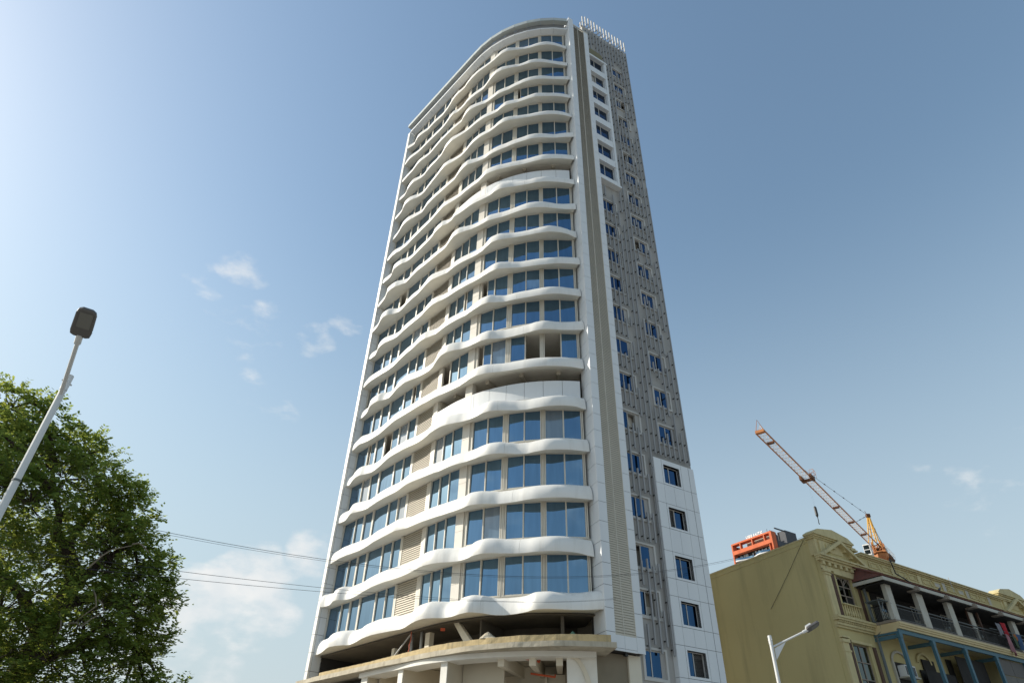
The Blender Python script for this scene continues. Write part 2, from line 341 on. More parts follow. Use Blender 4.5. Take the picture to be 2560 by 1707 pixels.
# wave bands
def make_band(k):
    A = BAND[k]; N = len(A); z0 = ZH(k)
    def pap(s):
        t = min(max((s - S0) / .6, 0), N - 1.001); i = int(t); f = t - i; f = f * f * (3 - 2 * f) * .5 + f * .5
        return (A[i] * (1 - f) + A[i + 1] * f) / 100
    n = 144; rows = []; sof = []
    g = 1.0 if k < 12 else 1.0 - .35 * (k - 12) / 8
    pr = []
    for i in range(n + 1):
        s = S0 - .01 + (S1 - S0 + .03) * i / n
        pr.append(sum(pap(s + d) for d in (-.12, 0, .12)) / 3)
    q = pr[:]
    for i in range(n + 1):
        a_ = q[max(0, i - 14):i + 15]; pr[i] = q[i] + .5 * (q[i] - sum(a_) / len(a_))
    for i in range(n + 1):
        s = S0 - .01 + (S1 - S0 + .03) * i / n
        p = pr[i]; mm = (.10 + .34 * (k - 2) / 18) * min(1, max(0, (s - S0) / 3.0)) * min(1, max(0, (S1 - s) / 2.2)); pt = min(max(.58 + mm + g * (p - .58), .34), 1.45)
        X = FC(s, p, z0); dist = math.hypot(X.x, X.y); te = (z0 - 1.6) / dist
        x, y, h = curve(s); cp = -(math.sin(h) * X.x - math.cos(h) * X.y) / dist
        z = z0 - (pt - p) * cp * te
        e = max(0.0, (s - 22.0) / (S1 - 22.0)); e = e * e
        lo_ = pr[max(0, i - 12):i + 13]; cr = min(max(.5 + (p - sum(lo_) / len(lo_)) / (.34 if k < 15 else .5), 0), 1)
        fa = [1.0, 1.03, 1.05, 1.05, 1.02, .95, .83, .65, .34, -.12]; fb = [1.0, 1.0, .985, .94, .86, .75, .62, .45, .22, -.12]
        zz = [0, .10, .25, .42, .58, .74, .87, .975, 1.04, 1.05]
        prof = [(x * cr + y * (1 - cr), z_ * (1 + .02 * cr) if z_ < 1 else z_ + .02 * cr) for x, y, z_ in zip(fa, fb, zz)]
        top = ZH(k - 1) - 2.30 + min(max((z - z0) + .08 * (k - 2) / 18 + .10 * (pt - mm - .58) - .04, -.22), .20)
        rows.append([FC(s + e * .413 * pt * a, pt * a, z + (top - z) * b / 1.05) for a, b in prof])
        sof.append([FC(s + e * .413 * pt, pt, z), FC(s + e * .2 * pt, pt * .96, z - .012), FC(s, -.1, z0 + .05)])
    cuts = [0, 34 + (k * 5) % 17, 70 + (k * 7) % 15, 108 + (k * 3) % 15, n]
    for a, b in zip(cuts, cuts[1:]):
        R_, Q_ = [r[:] for r in rows[a:b + 1]], [q[:] for q in sof[a:b + 1]]
        if b < n: R_[-1] = [v.lerp(w, .07) for v, w in zip(R_[-1], R_[-2])]; Q_[-1] = [v.lerp(w, .07) for v, w in zip(Q_[-1], Q_[-2])]
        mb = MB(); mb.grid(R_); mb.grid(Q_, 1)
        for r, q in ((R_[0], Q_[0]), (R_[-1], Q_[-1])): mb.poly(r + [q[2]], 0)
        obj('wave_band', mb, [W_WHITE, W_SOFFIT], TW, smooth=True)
for k in range(2, 21): make_band(k)

# roof rim over the top floor
zt = ZH(1)
ss = [S0 + .05 + i * (S1 + .25 - S0) / 17 for i in range(18)]
for a, b in zip(ss, ss[1:]):
    g = .012
    mb = MB()
    P = [FC(a + g, -.05, zt + .08), FC(b - g, -.05, zt + .08), FC(b - g, .74, zt + .16), FC(a + g, .74, zt + .16), FC(a + g, .76, zt + .34), FC(b - g, .76, zt + .34), FC(b - g, -.05, zt + .42), FC(a + g, -.05, zt + .42)]
    mb.add(P, [(0, 1, 2, 3), (3, 2, 5, 4), (4, 5, 6, 7), (0, 3, 4, 7), (1, 6, 5, 2), (0, 7, 6, 1)])
    obj('fascia_panel', mb, W_PANEL, TW)
    mb = MB(); a2, b2 = (a - .75 if a == ss[0] else a + g), b - g
    mb.box(FC, a2, b2, .30, .84, 76.95, 77.5); obj('roof_rim_panel', mb, W_GREYRIM, TW)
for p, z in ((.50, 75.72), (.42, 76.2), (.36, 76.6)):
    mb = MB(); mb.cbox(FC, S0, S1, p - .3, p, z, z + .12); obj('roof_fin', mb, W_TUBE, TW)
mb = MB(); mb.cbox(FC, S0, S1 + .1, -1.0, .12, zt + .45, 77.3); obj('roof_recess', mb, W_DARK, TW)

# windows of the curved front ------------------------------------------------
GROUPS = [('w', -.55, [(-.42, 1.42), (1.50, 2.66)], 2.72), ('w', 2.74, [(2.86, 4.04)], 4.10), ('w', 4.12, [(4.25, 6.27)], 6.34), ('w', 6.34, [(6.42, 7.60), (7.69, 8.76)], 8.86),
          ('w', 11.62, [(11.93, 12.93), (13.0, 14.0), (14.07, 15.06)], 15.12), ('w', 15.82, [(16.07, 17.26), (17.34, 18.50)], 18.72), ('w', 18.735, [(18.93, 20.03), (20.11, 21.19)], 21.37), ('w', 21.385, [(21.55, 22.74), (22.83, 23.98)], 24.16)]
OPEN = {14: {7: [0], 8: [], 9: [1], 10: [0]}, 12: {}, 9: {2: []}}
OPENP = {(14, 5, 0): .42, (14, 5, 1): .0, (14, 6, 1): 1, (14, 7, 0): 1, (15, 2, 0): .5, (14, 4, 0): .95, (14, 3, 1): .35, (12, 5, 0): .45, (12, 4, 2): .25, (9, 2, 0): .0, (10, 1, 0): .9, (15, 0, 1): .3, (13, 0, 0): .18, (4, 6, 0): .3}
r3 = random.Random(5)
def window(k, gi, a, panes, b):
    zt, zb = ZH(k), ZH(k) - 2.30
    mb = MB()
    mb.cbox(FC, a, b, -.16, .02, zt - .005, zt + .075); mb.cbox(FC, a, b, -.16, .03, zb - .06, zb + .03)
    edges = [a] + [x for p in panes for x in p] + [b]
    for i in range(0, len(edges), 2):
        e0, e1 = edges[i], edges[i + 1]
        if e1 - e0 > .16:                                    # doubled post with a groove
            m = (e0 + e1) / 2
            mb.box(FC, e0, m - .02, -.15, .03, zb, zt); mb.box(FC, m + .02, e1, -.15, .045, zb, zt); mb.box(FC, m - .02, m + .02, -.15, -.03, zb, zt)
        else: mb.box(FC, e0, e1, -.13, .015, zb, zt)
    wo = obj('window', mb, W_FRAME, TW)
    for i, (p0, p1) in enumerate(panes):
        op = OPENP.get((k, gi, i), 0)
        if op >= 1: continue
        q0 = p0 + (p1 - p0) * op
        mb = MB(); dp = -.075 if (i % 2 == 0) else -.095
        t1, t2 = rnd.gauss(0, .010), rnd.gauss(0, .012); m_ = (q0 + p1) / 2
        mb.box(lambda s, p, z: FC(s, p + t1 * (s - m_) + t2 * (z - zb - 1.1), z), q0 + .0, p1, dp - .03, dp, zb + .03, zt - .005); po = obj('pane', mb, G_CURT if r3.random() < .07 and k > 8 else G_FRONT, wo)
        if op > 0:
            mb = MB(); mb.box(FC, q0 - .06, q0, dp - .05, dp + .02, zb + .03, zt - .005); obj('sash_stile', mb, W_FRAME, wo)
def louvre_front(k, s0, s1):
    zt, zb = ZH(k) - .02, ZH(k) - 2.28
    mb = MB(); mb.box(FC, s0, s1, -.2, -.13, zb, zt); lp = obj('louvre_panel', mb, W_LBACK, TW)
    for a_, b_ in ((s0 - .16, s0), (s1, s1 + .2)):
        mb = MB(); mb.box(FC, a_, b_, -.15, .02, zb, zt); obj('louvre_post', mb, W_FRAME, lp)
    n = 15
    if k >= 13:
        for i in range(n):
            z = zb + (zt - zb) * (i + .5) / n; mb = MB()
            P = [FC(s0, .0, z - .066), FC(s1, .0, z - .066), FC(s1, -.06, z + .05), FC(s0, -.06, z + .05)]
            mb.extr(P, FC(s0, .0, 0.025) - FC(s0, 0, 0)); obj('louvre_blade', mb, W_LOUV, lp)
    else:
        mb = MB()
        for i in range(n):
            z = zb + (zt - zb) * (i + .5) / n
            mb.extr([FC(s0, .0, z - .066), FC(s1, .0, z - .066), FC(s1, -.06, z + .05), FC(s0, -.06, z + .05)], (0, 0, .025))
        obj('louvre_blades', mb, W_LOUV, lp, kind='stuff')
for k in range(1, 20):
    bal = k in (8, 15)
    for gi, (t, a, panes, b) in enumerate(GROUPS):
        if bal and gi >= 4: continue
        window(k, gi, a, panes, b)
    louvre_front(k, 9.05, 11.10 if bal else 11.40)
    zt, zb = ZH(k), ZH(k) - 2.30
    def column(a, b, d=-.35, fr=.10):
        mb = MB(); z = zb - .05
        for za, zc in ((z, z + 1.08), (z + 1.10, zt + .06)): mb.box(FC, a, b, d, fr, za, zc)
        mb.box(FC, a + .02, b - .02, d, fr - .02, z + 1.08, z + 1.10); obj('column', mb, W_COL, TW)
    column(15.13, 15.80)
    if bal:
        column(11.35, 11.85)
        ss = [11.9] + [11.9 + i * 1.36 for i in range(1, 9)] + [24.05]
        for a, b in zip(ss, ss[1:]):
            mb = MB(); mb.cbox(FC, a + .012, b - .012, .02, .10, zb - .1, zt - 1.0, ds=.5); obj('parapet_panel', mb, W_PANEL, TW)
        for a, b, c, d in ((11.9, 12.0, -3.3, -.1), (17.6, 17.95, -2.6, -2.2), (21.9, 22.2, -2.6, -2.2)):
            mb = MB(); mb.box(FC, a, b, c, d, zb, zt); obj('balcony_pier', mb, W_CEIL, TW)
        for a in (13.4, 16.8, 19.6, 22.4):
            mb = MB(); mb.box(FC, a, a + .3, -3.2, -.2, zt - .25, zt + .05); obj('ceiling_beam', mb, W_CEIL, TW)

# left fin ------------------------------------------------------------------
mb = MB(); mb.box(FC, S0 - .42, S0 - .03, -4, .74, 0, 75.3); mb.box(FC, S0 - .02, S0, -4, -.1, 9, 75.3); obj('side_fin', mb, W_DARK, TW)
zj = 9.0 - 1.257 * 2
i = 0; JOINTS = []
z = 10.1 - 1.257 * 8
while z < 77.3: JOINTS.append(z); z += 1.257
for a, b in zip(JOINTS, JOINTS[1:]):
    b = min(b, 75.3)
    if b - a < .2: continue
    mb = MB(); mb.box(FC, S0 - .04, S0, -.16, .56, a + .015, b - .012); obj('cladding_panel', mb, W_PANEL, TW)
    mb = MB(); mb.box(FC, S0 - .04, S0, .585, .76, a + .015, b - .012); mb.box(FC, S0 - .45, S0 - .04, .74, .76, a + .015, b - .012); mb.box(FC, S0 - .45, S0 - .42, -4, .76, a + .015, b - .012); obj('edge_panel', mb, W_WHITE, TW)

# right corner fin ------------------------------------------------------------
A0, A1 = FC(S1, -.6, 0), Vector((CX, CY, 0))
IN = (A0 - A1).normalized(); LIN = (A0 - A1).length
INN = Vector((IN.y, -IN.x, 0)); INN = INN if INN.x < 0 else -INN
def FI(t, o, z): return A1 + IN * t + INN * o + Vector((0, 0, z))      # inner (left-facing) fin face
core = [P2(FI(LIN, -.03, 0)), P2(FI(.03, -.03, 0)), P2(FR(.02, .03, 0)), P2(FR(.63, .03, 0)), P2(FR(.66, .32, 0)), P2(FR(2.86, .32, 0)), P2(FR(2.86, 1.0, 0)), P2(FR(1.5, 1.6, 0))]
mb = MB(); mb.prism(core, 9.25, 76.7); obj('corner_fin', mb, W_DARK, TW)
mb = MB(); mb.prism([P2(FI(LIN, -.03, 0)), P2(FI(.03, -.03, 0)), P2(FR(.02, .03, 0)), P2(FR(.63, .03, 0)), P2(FR(.63, .9, 0))], 76.7, 77.55); obj('corner_fin_cap', mb, W_PANEL, TW)
J2 = [9.22] + [10.1 + 1.257 * i for i in range(54)]
for a, b in zip(J2, J2[1:]):
    if a > 77.4: break
    b = min(b, 77.62)
    mb = MB(); mb.box(FI, .0, LIN - .30, -.04, 0, a + .015, b - .012); obj('inner_panel', mb, W_PANEL, TW)
    mb = MB(); mb.box(FR, .0, .65, .0, .04, a + .015, b - .012); mb.box(FR, .61, .65, .04, .34, a + .015, b - .012); obj('corner_panel', mb, W_PANEL, TW)
    if b < 77.3:
        mb = MB(); mb.box(FR, 2.29, 2.88, .15, .2, a + .015, b - .012); mb.box(FR, 2.84, 2.88, .2, 1.0, a + .015, b - .012); obj('edge_panel', mb, W_PANEL, TW)
for a, b in ((.66, 1.40), (1.415, 2.275)):
    for c, d in ((9.22, 9.34), (9.36, 10.03)):
        mb = MB(); mb.box(FR, a, b, .15, .2, c, d); obj('corner_panel', mb, W_PANEL, TW)
mb = MB(); mb.box(FR, .66, 2.88, .15, .25, 76.75, 76.95); mb.box(FR, 1.385, 1.435, .15, .3, 10.03, 76.75); mb.box(FR, .66, .70, .15, .3, 10.03, 76.75); mb.box(FR, 2.25, 2.285, .15, .3, 10.03, 76.75); obj('louvre_frame', mb, W_FRAME, TW)
mb = MB(); mb.box(FR, .67, 2.28, .26, .31, 10.03, 76.7); obj('vent_back', mb, W_LBACK, TW)
for a, b in ((.70, 1.385), (1.435, 2.25)):
    m1 = MB(); m1.extr([Vector((0, 0, -.062)), Vector((b - a, 0, -.062)), Vector((b - a, .04, .045)), Vector((0, .04, .045))], (0, 0, .025))
    me = m1.mesh('vent_blade', W_LOUV)
    rz = math.atan2(FR(1, 0, 0).y - FR(0, 0, 0).y, FR(1, 0, 0).x - FR(0, 0, 0).x)
    z = 10.10; cnt = 0; far = MB()
    while z < 76.7:
        if cnt < 150: inst('vent_blade', me, TW, FR(a, .16, z), rz)
        else: far.extr([FR(a, .16, z - .062), FR(b, .16, z - .062), FR(b, .20, z + .045), FR(a, .20, z + .045)], (0, 0, .025))
        z += .143; cnt += 1
    obj('vent_blades', far, W_LOUV, TW, kind='stuff')

# right-hand face ---------------------------------------------------------------
ZR = [25.35, 28.55, 31.9, 35.22, 38.44, 41.73] + [41.73 + 3.187 * i for i in range(1, 11)]
ZL = [9.6, 12.92, 15.77, 19.0, 22.2, 25.5, 28.86, 32.1, 35.43, 38.67, 41.87, 45.1, 48.3]
ZF = [71.5, 68.3, 65.2, 62.1, 58.9, 55.75, 52.6]
holes = [(6.72, 8.05, z - 1.36, z) for z in ZR] + [(3.25, 4.50, z - 1.36, z) for z in ZL]
mb = MB(); hole_wall(mb, lambda s, w, z: FR(s, -w, z), 2.6, 9.5, 0, 79.5, -.7, holes, .25)
mb.box(FR, 2.6, 9.5, .72, 1.1, 79.3, 79.5); mb.box(FR, 9.45, 9.5, .7, 16, 0, 79.5); mb.box(FR, 2.6, 2.65, .7, 8, 76, 79.5)
obj('rear_wall', mb, W_GREYWALL, TW)
def side_window(s0, s1, z0, z1, w, split, surround=None, mull=.05, opened=None, transom=False):
    mb = MB(); f = .05
    mb.box(FR, s0, s1, w, w + .06, z1 - f, z1); mb.box(FR, s0, s1, w, w + .06, z0, z0 + f); mb.box(FR, s0, s0 + f, w, w + .06, z0 + f, z1 - f); mb.box(FR, s1 - f, s1, w, w + .06, z0 + f, z1 - f)
    m = s0 + (s1 - s0) * split; zb = z0 + f
    if transom: zb = z0 + .42; mb.box(FR, s0 + f, s1 - f, w, w + .06, zb - .07, zb)
    mb.box(FR, m - mull / 2, m + mull / 2, w - .01, w + .06, z0 + f, z1 - f)
    if surround:
        a, b, c, d, wa = surround
        mb.box(FR, a, s0, wa, .72, c, d); mb.box(FR, s1 + .0, b, wa, .72, c, d) if b - s1 < .2 else (mb.box(FR, b - .14, b, wa, .72, c, d))
        mb.box(FR, s0, b - .14 if b - s1 > .2 else s1, wa, .72, z1 + .04, d); mb.box(FR, s0, b - .14 if b - s1 > .2 else s1, wa, .72, c, z0 - .02)
    wo = obj('side_window', mb, [W_SURR], TW)
    for i, (a, b) in enumerate(((s0 + f, m - mull / 2), (m + mull / 2, s1 - f))):
        if opened == i:
            mb = MB(); mb.box(FR, a, b, w + .5, w + .55, z0, z1); obj('dark_room', mb, DKINT, wo); continue
        mb = MB(); mb.box(FR, a, b, w + .02, w + .045, zb, z1 - f); obj('pane', mb, G_SIDE, wo)
        if transom: mb = MB(); mb.box(FR, a, b, w + .02, w + .045, z0 + f, zb - .07); obj('pane', mb, G_SIDE, wo)
for i, z in enumerate(ZR): side_window(6.68, 8.08, z - 1.38, z + .04, .705, .48, (6.52, 8.40, z - 1.56, z + .20, .60), .07, opened={2: None, 6: 0, 10: 0, 12: 0, 13: 1}.get(i))
for i, z in enumerate(ZL): side_window(3.22, 4.53, z - 1.38, z + .04, .705, .40, (3.06, 4.95, z - 1.56, z + .20, .60), .06, opened={1: 1, 2: 0, 5: 1}.get(i))
# the white frame of seven windows near the top
mb = MB(); ZF = [z + .87 for z in ZF]; fh = [(3.02, 4.95, z - 2.18, z) for z in ZF]
hole_wall(mb, lambda s, w, z: FR(s, -w, z), 2.9, 5.0, 50.7, 72.6, -.3, fh, .35); mb.box(FR, 2.88, 5.45, .12, .30, 72.3, 72.6); mb.box(FR, 2.88, 5.45, .12, .7, 50.6, 50.85); mb.box(FR, 5.0, 5.3, .22, .7, 50.85, 72.3)
obj('white_frame', mb, W_PANEL, TW)
jz = 50.85
for i, z in enumerate(ZF):
    side_window(3.02, 4.95, z - 2.18, z, .58, .42, None, .07, opened={1: 0}.get(i), transom=True)
    lo = ZF[i + 1] if i < 6 else 50.85
    for a, b in ((2.92, 3.9), (3.915, 5.0)):
        mb = MB(); mb.box(FR, a, b, .20, .298, lo + .01, z - 2.19); obj('spandrel_panel', mb, W_PANEL, TW)
    mb = MB(); mb.box(FR, 5.02, 5.30, .18, .21, max(lo + .02, 50.9), min(z - .01, 72.28)); obj('frame_edge_panel', mb, W_PANEL, TW)
# projecting bay at the foot
ZB = [21.85, 18.7, 15.42, 12.6, 9.8, 6.8, 3.8]
mb = MB(); bh = [(6.36, 7.88, z - 1.25, z + .13) for z in ZB]
hole_wall(mb, lambda s, w, z: FR(s, -w, z), 5.5, 9.32, 0, 22.32, -.37, bh, .30); mb.box(FR, 9.28, 9.32, .38, .71, 0, 22.3); mb.box(FR, 5.5, 9.3, .38, .71, 22.28, 22.3); mb.box(FR, 5.52, 9.28, .70, .715, 0, 22.28)
obj('bay_wall', mb, W_DARK, TW)
top = 22.35
for i, z in enumerate(ZB):
    a = z + .35 if i else top; b = z - 1.40; nxt = (ZB[i + 1] + .35) if i < 6 else 0
    for s0, s1 in ((5.5, 6.2), (8.05, 8.79), (8.81, 9.33)):
        mb = MB(); mb.box(FR, s0 + .012, s1 - .008, .35, .375, b + .012, a - .012); obj('bay_panel', mb, W_PANEL, TW)
    mb = MB(); hole_wall(mb, lambda s, w, z: FR(s, -w, z), 6.212, 8.038, b + .012, a - .012, -.35, [bh[i]], .32); obj('bay_panel', mb, W_PANEL, TW)
    for s0, s1 in ((5.5, 6.2), (6.2, 7.13), (7.13, 8.05), (8.05, 8.79), (8.81, 9.33)):
        mb = MB(); mb.box(FR, s0 + .012, s1 - .008, .35, .375, nxt + .012, b - .012); obj('bay_panel', mb, W_PANEL, TW)
    mb = MB(); mb.box(FR, 5.48, 5.5, .35, .72, b + .012, a - .012); mb.box(FR, 5.48, 5.5, .35, .72, nxt + .012, b - .012); obj('bay_return_panel', mb, W_PANEL, TW)
    side_window(6.36, 7.88, z - 1.25, z + .13, .60, .44, None, .06, opened={1: 0, 4: 1}.get(i))
# vertical tubes on stand-off brackets
tube_me = {}
def tube_mesh(n):
    n = max(1.0, round(n * 2) / 2)
    if n not in tube_me:
        m1 = MB(); idf = lambda a, b, c: Vector((a, b, c))
        m1.box(idf, -.052, .052, 0, .10, 0, n); z = .30
        while z < n - .12: m1.box(idf, -.03, .03, .10, .30, z, z + .07, 1); z += 1.35
        tube_me[n] = m1.mesh('facade_tube', [W_TUBE, W_BLACK])
    return tube_me[n], n
r2 = random.Random(11)
def free(a, b, gaps):                                        # split a run into tubes around the gaps
    out = []; z = a
    for g0, g1 in sorted(gaps):
        if g1 <= z or g0 >= b: continue
        if g0 - z > .8: out.append((z, g0))
        z = max(z, g1)
    if b - z > .8: out.append((z, b))
    return out
for i in range(14):
    s = 3.02 + .473 * i; gaps = []
    if 6.45 < s < 8.45: gaps += [(z - 1.38 + r2.uniform(.25, .75), z + r2.uniform(.15, .3)) for z in ZR if r2.random() < .62]
    if 3.1 < s < 5.0: gaps += [(z - 1.38 + r2.uniform(.25, .75), z + r2.uniform(.15, .3)) for z in ZL if r2.random() < .62]
    if s < 5.5: gaps.append((50.45, 72.75))
    z = r2.uniform(24, 30) if s > 5.5 else r2.uniform(10, 14)
    while z < 76:
        if r2.random() < .4: gaps.append((z, z + r2.uniform(.9, 2.4)))
        z += r2.uniform(6, 11)
    for a, b in free(9.4 if s < 5.5 else 22.6, 79.2, gaps):
        z = a
        while b - z > .75:
            me, n = tube_mesh(min(b - z, r2.choice((4, 5, 6, 7, 8))) - .24)
            inst('facade_tube', me, TW, FR(s, .40, z + (.0 if z > a else .1)), rz); z += n + .06
def crown(n):
    m1 = MB(); idf = lambda a, b, c: Vector((a, b, c)); m1.box(idf, -.055, .055, 0, .11, 0, n); m1.box(idf, -.03, .03, .15, .4, .3, .38, 1); m1.box(idf, -.03, .03, .15, .4, 1.2, 1.28, 1); return m1.mesh('crown_tube', [W_SURR, W_BLACK])  # crown tubes coloured paler than the facade tubes in place of sunlight
crown_me, crown_short = crown(2.2), crown(1.4)
for i in range(-1, 14):
    s = 3.02 + .473 * i; inst('crown_tube', crown_me, TW, FR(s, .42, 79.28 + .2 * r2.random() - (.5 if i < 0 else 0)), rz)
    if i in (2, 3, 6, 9, 12, -1): inst('crown_tube', crown_short, TW, FR(s + .14, 1.0, 79.4), rz)
mb = MB(); o_ = []
for a in range(24):
    t = 2 * math.pi * a / 24; u, v = math.cos(t), math.sin(t)
    o_.append(FR(4.05 + math.copysign(abs(u) ** .5, u) * .95, .36, 73.75 + math.copysign(abs(v) ** .5, v) * .62))
mb.extr(o_, FR(0, .06, 0) - FR(0, 0, 0)); obj('gold_sign_plate', mb, GOLD, TW)

# ------------------------------------------------------------------ unfinished foot of the tower
cp = [(-.6, 1.65), (2, 1.62), (6, 1.55), (10, 1.5), (14, 1.28), (16, 1.38), (18, 1.72), (20.5, 2.02), (22.4, 2.25), (24.4, 2.25)]
def interp(T, s):
    for (a, b), (c, d) in zip(T, T[1:]):
        if s <= c: t = max(0, (s - a) / (c - a)); t = t * t * (3 - 2 * t); return b + (d - b) * t
    return T[-1][1]
kp = [(-.6, .95), (2, .93), (7.9, .72), (13, .78), (17, 1.0), (19, 1.28), (20.5, 1.5), (24.4, 1.85)]
def edge_slab(name, T, s0, s1, z0, z1, m, back=-3.2, jit=0.0):
    rows = []; n = 90; rr = random.Random(3)
    for i in range(n + 1):
        s = s0 + (s1 - s0) * i / n; p = interp(T, s); j = (rr.random() - .5) * jit
        rows.append([FC(s, back, z0), FC(s, p, z0 + j * .4), FC(s, p + j, (z0 + z1) / 2), FC(s, p, z1 + j), FC(s, back, z1)])
    mb = MB(); mb.grid(rows); mb.poly(rows[0]); mb.poly(rows[-1]); return obj(name, mb, m, TW)
edge_slab('canopy_slab', cp, -.35, 24.75, 9.0, 9.27, CONC, jit=.012)
edge_slab('canopy_kerb', kp, 1.6, 24.6, 9.32, 9.70, CONC2, back=.2, jit=.022)
mb = MB()
for i in range(60):
    a, b = 1.6 + 23 * i / 60, 1.6 + 23 * (i + 1) / 60; mb.poly([FC(a, interp(kp, a) - .04, 9.27), FC(b, interp(kp, b) - .04, 9.27), FC(b, interp(kp, b) - .04, 9.33), FC(a, interp(kp, a) - .04, 9.33)])
obj('kerb_joint', mb, W_DARK, TW)
mb = MB(); mb.box(FC, .3, 1.58, .2, .85, 9.28, 9.55); obj('canopy_edge_stub', mb, CONC, TW)
mb = MB(); mb.cbox(FC, 8.4, 23.8, .2, .55, 9.70, 9.76, ds=.4); obj('canopy_upstand', mb, CONC2, TW)
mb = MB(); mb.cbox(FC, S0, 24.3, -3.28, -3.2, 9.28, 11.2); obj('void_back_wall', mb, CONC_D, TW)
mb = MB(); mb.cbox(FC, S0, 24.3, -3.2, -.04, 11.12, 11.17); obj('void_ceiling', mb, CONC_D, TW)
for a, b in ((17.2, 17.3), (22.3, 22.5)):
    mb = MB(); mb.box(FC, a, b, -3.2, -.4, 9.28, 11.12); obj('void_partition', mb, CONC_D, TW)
for s0, s1 in ((8.9, 9.2), (12.6, 13.05)):
    mb = MB(); mb.box(FC, s0, s1, -.6, -.25, 9.4, 10.9 if s0 > 10 else 10.5); obj('stub_post', mb, PLAST, TW)
mb = MB(); mb.extr([FC(15.2, -.3, 11.15), FC(15.6, -.3, 11.15), FC(17.3, .2, 9.5), FC(16.75, .2, 9.5)], FC(15, -.6, 0) - FC(15, -.3, 0)); obj('raking_strut', mb, PLAST, TW)
mb = MB(); mb.tube([FC(11.35, .0, 11.0), FC(10.0, .45, 9.5)], .05); obj('leaning_prop', mb, PVC, TW)
for s in (10.95, 12.0):
    mb = MB(); mb.tube([FC(s, -.4, 11.1), FC(s, -.4, 9.95), FC(s + .08, -.4, 9.75), FC(s + .3, -.4, 9.65), FC(s + .6, -.4, 9.62)], .10, 8); obj('drain_pipe', mb, PVC, TW, smooth=True)
mb = MB(); mb.tube([FC(11.5, .1, 11.1), FC(11.55, .1, 10.6), FC(11.45, .12, 10.3), FC(11.5, .12, 10.1), FC(11.35, .15, 9.7)], .025, 5); obj('hanging_cable', mb, ORPIPE, TW)
mb = MB(); c0 = FC(14.4, -.2, 10.85)
mb.box(lambda a, b, c: c0 + Vector((a, b, c)), -.14, .14, -.05, .05, -.08, .08); obj('red_lamp_box', mb, ORPIPE, TW)
# ground storey
for s, z1 in ((4.05, 8.98), (9.0, 8.98), (13.6, 8.98)):
    pass
def blade(s0, s1, p0, p1, m, name='blade_pier'):
    mb = MB(); mb.box(FC, s0, s1, p0, p1, 0, 8.97); obj(name, mb, m, TW)
for a, b, c in ((7.62, 8.35, -3.6), (11.85, 12.35, -3.2), (15.6, 16.05, -3.0)):
    blade(a + .01, b, c, .9, PIERB); blade(a, b - .012, .90, .95, PLAST_W, 'pier_front')  # sides coloured as shaded, front caps as lit
blade(8.55, 8.75, -4.2, .2, PIERB)
mb = MB(); mb.box(FC, 16.1, 18.9, -.6, -.45, 0, 8.97); obj('front_wall', mb, PIERB, TW)  # shade on this white wall is put into its beige
mb = MB(); mb.cbox(FC, 7.6, 24.0, -.1, 1.15, 8.72, 8.99); obj('canopy_beam', mb, PLAST_W, TW)
mb = MB(); mb.cbox(FC, 0, 24.2, -6.2, -6.0, 0, 9.0); obj('lobby_back_wall', mb, PLAST, TW)
for s in (18.9, 20.6, 22.0):
    mb = MB(); mb.box(FC, s, s + .35, -5.9, .6, 8.35, 8.97); obj('lobby_beam', mb, PLAST, TW)
mb = MB(); mb.cbox(FC, 18.6, 23, -3.6, -3.2, 7.9, 8.95); obj('lobby_cross_beam', mb, PLAST, TW)
for a, b, c, d in ((21.2, 21.35, -5.5, -1.6), (21.37, 22.9, -1.9, -1.75)):
    mb = MB(); mb.box(FC, a, b, c, d, 0, 8.3); obj('lobby_partition', mb, PIERB, TW)
mb = MB(); mb.box(FC, 21.7, 22.35, -1.74, -1.7, 3.5, 7.6); obj('brown_door', mb, DOORB, TW)
for (a, b) in (((19.7, .4, 8.9), (21.1, .1, 8.62)), ((20.3, -1.4, 8.3), (21.9, -1.0, 8.05))):
    mb = MB(); mb.tube([FC(*a), FC(*b), FC(b[0], b[1], b[2] + .12)], .055, 8); obj('sprinkler_pipe', mb, ORPIPE, TW)
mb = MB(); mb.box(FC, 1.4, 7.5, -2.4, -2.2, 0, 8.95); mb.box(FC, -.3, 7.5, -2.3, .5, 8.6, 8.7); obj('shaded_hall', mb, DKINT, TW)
mb = MB(); mb.tube([FC(2.5, .2, 8.2), FC(7.3, .2, 8.55)], .07); obj('dark_rail', mb, W_BLACK, TW)
mb = MB(); mb.box(FC, 3.6, 4.0, -.2, .2, 0, 8.6); obj('dark_post', mb, W_BLACK, TW)
mb = MB(); mb.box(FC, 22.55, 24.1, .4, .62, 0, 8.98); obj('arch_wall', mb, PLAST_W, TW)
arch = [FC(22.75 + 1.0 * math.sin(t * math.pi / 2 / 12), .70, 5.4 + 3.3 * math.cos(t * math.pi / 2 / 12)) for t in range(13)]
arch2 = [FC(22.75 + 1.28 * math.sin(t * math.pi / 2 / 12), .70, 5.4 + 3.5 * math.cos(t * math.pi / 2 / 12)) for t in range(13)]
mb = MB(); rows = [[a, b, b - (FC(23, .7, 0) - FC(23, .62, 0)), a - (FC(23, .7, 0) - FC(23, .62, 0)), a] for a, b in zip(arch, arch2)]; mb.grid(rows)
mb.extr([arch[-1], arch2[-1], FC(24.03, .7, 0), FC(23.75, .7, 0)], FC(23, .62, 0) - FC(23, .7, 0)); obj('arch_band', mb, PLAST, TW)
mb = MB(); mb.prism([P2(FR(.1, 1.0, 0)), P2(FR(2.4, .75, 0)), P2(FR(2.4, 4, 0)), P2(FR(-.4, 4, 0)), P2(FR(-.35, .9, 0))], 0, 9.2); obj('fin_base_wall', mb, BROWNW, TW)
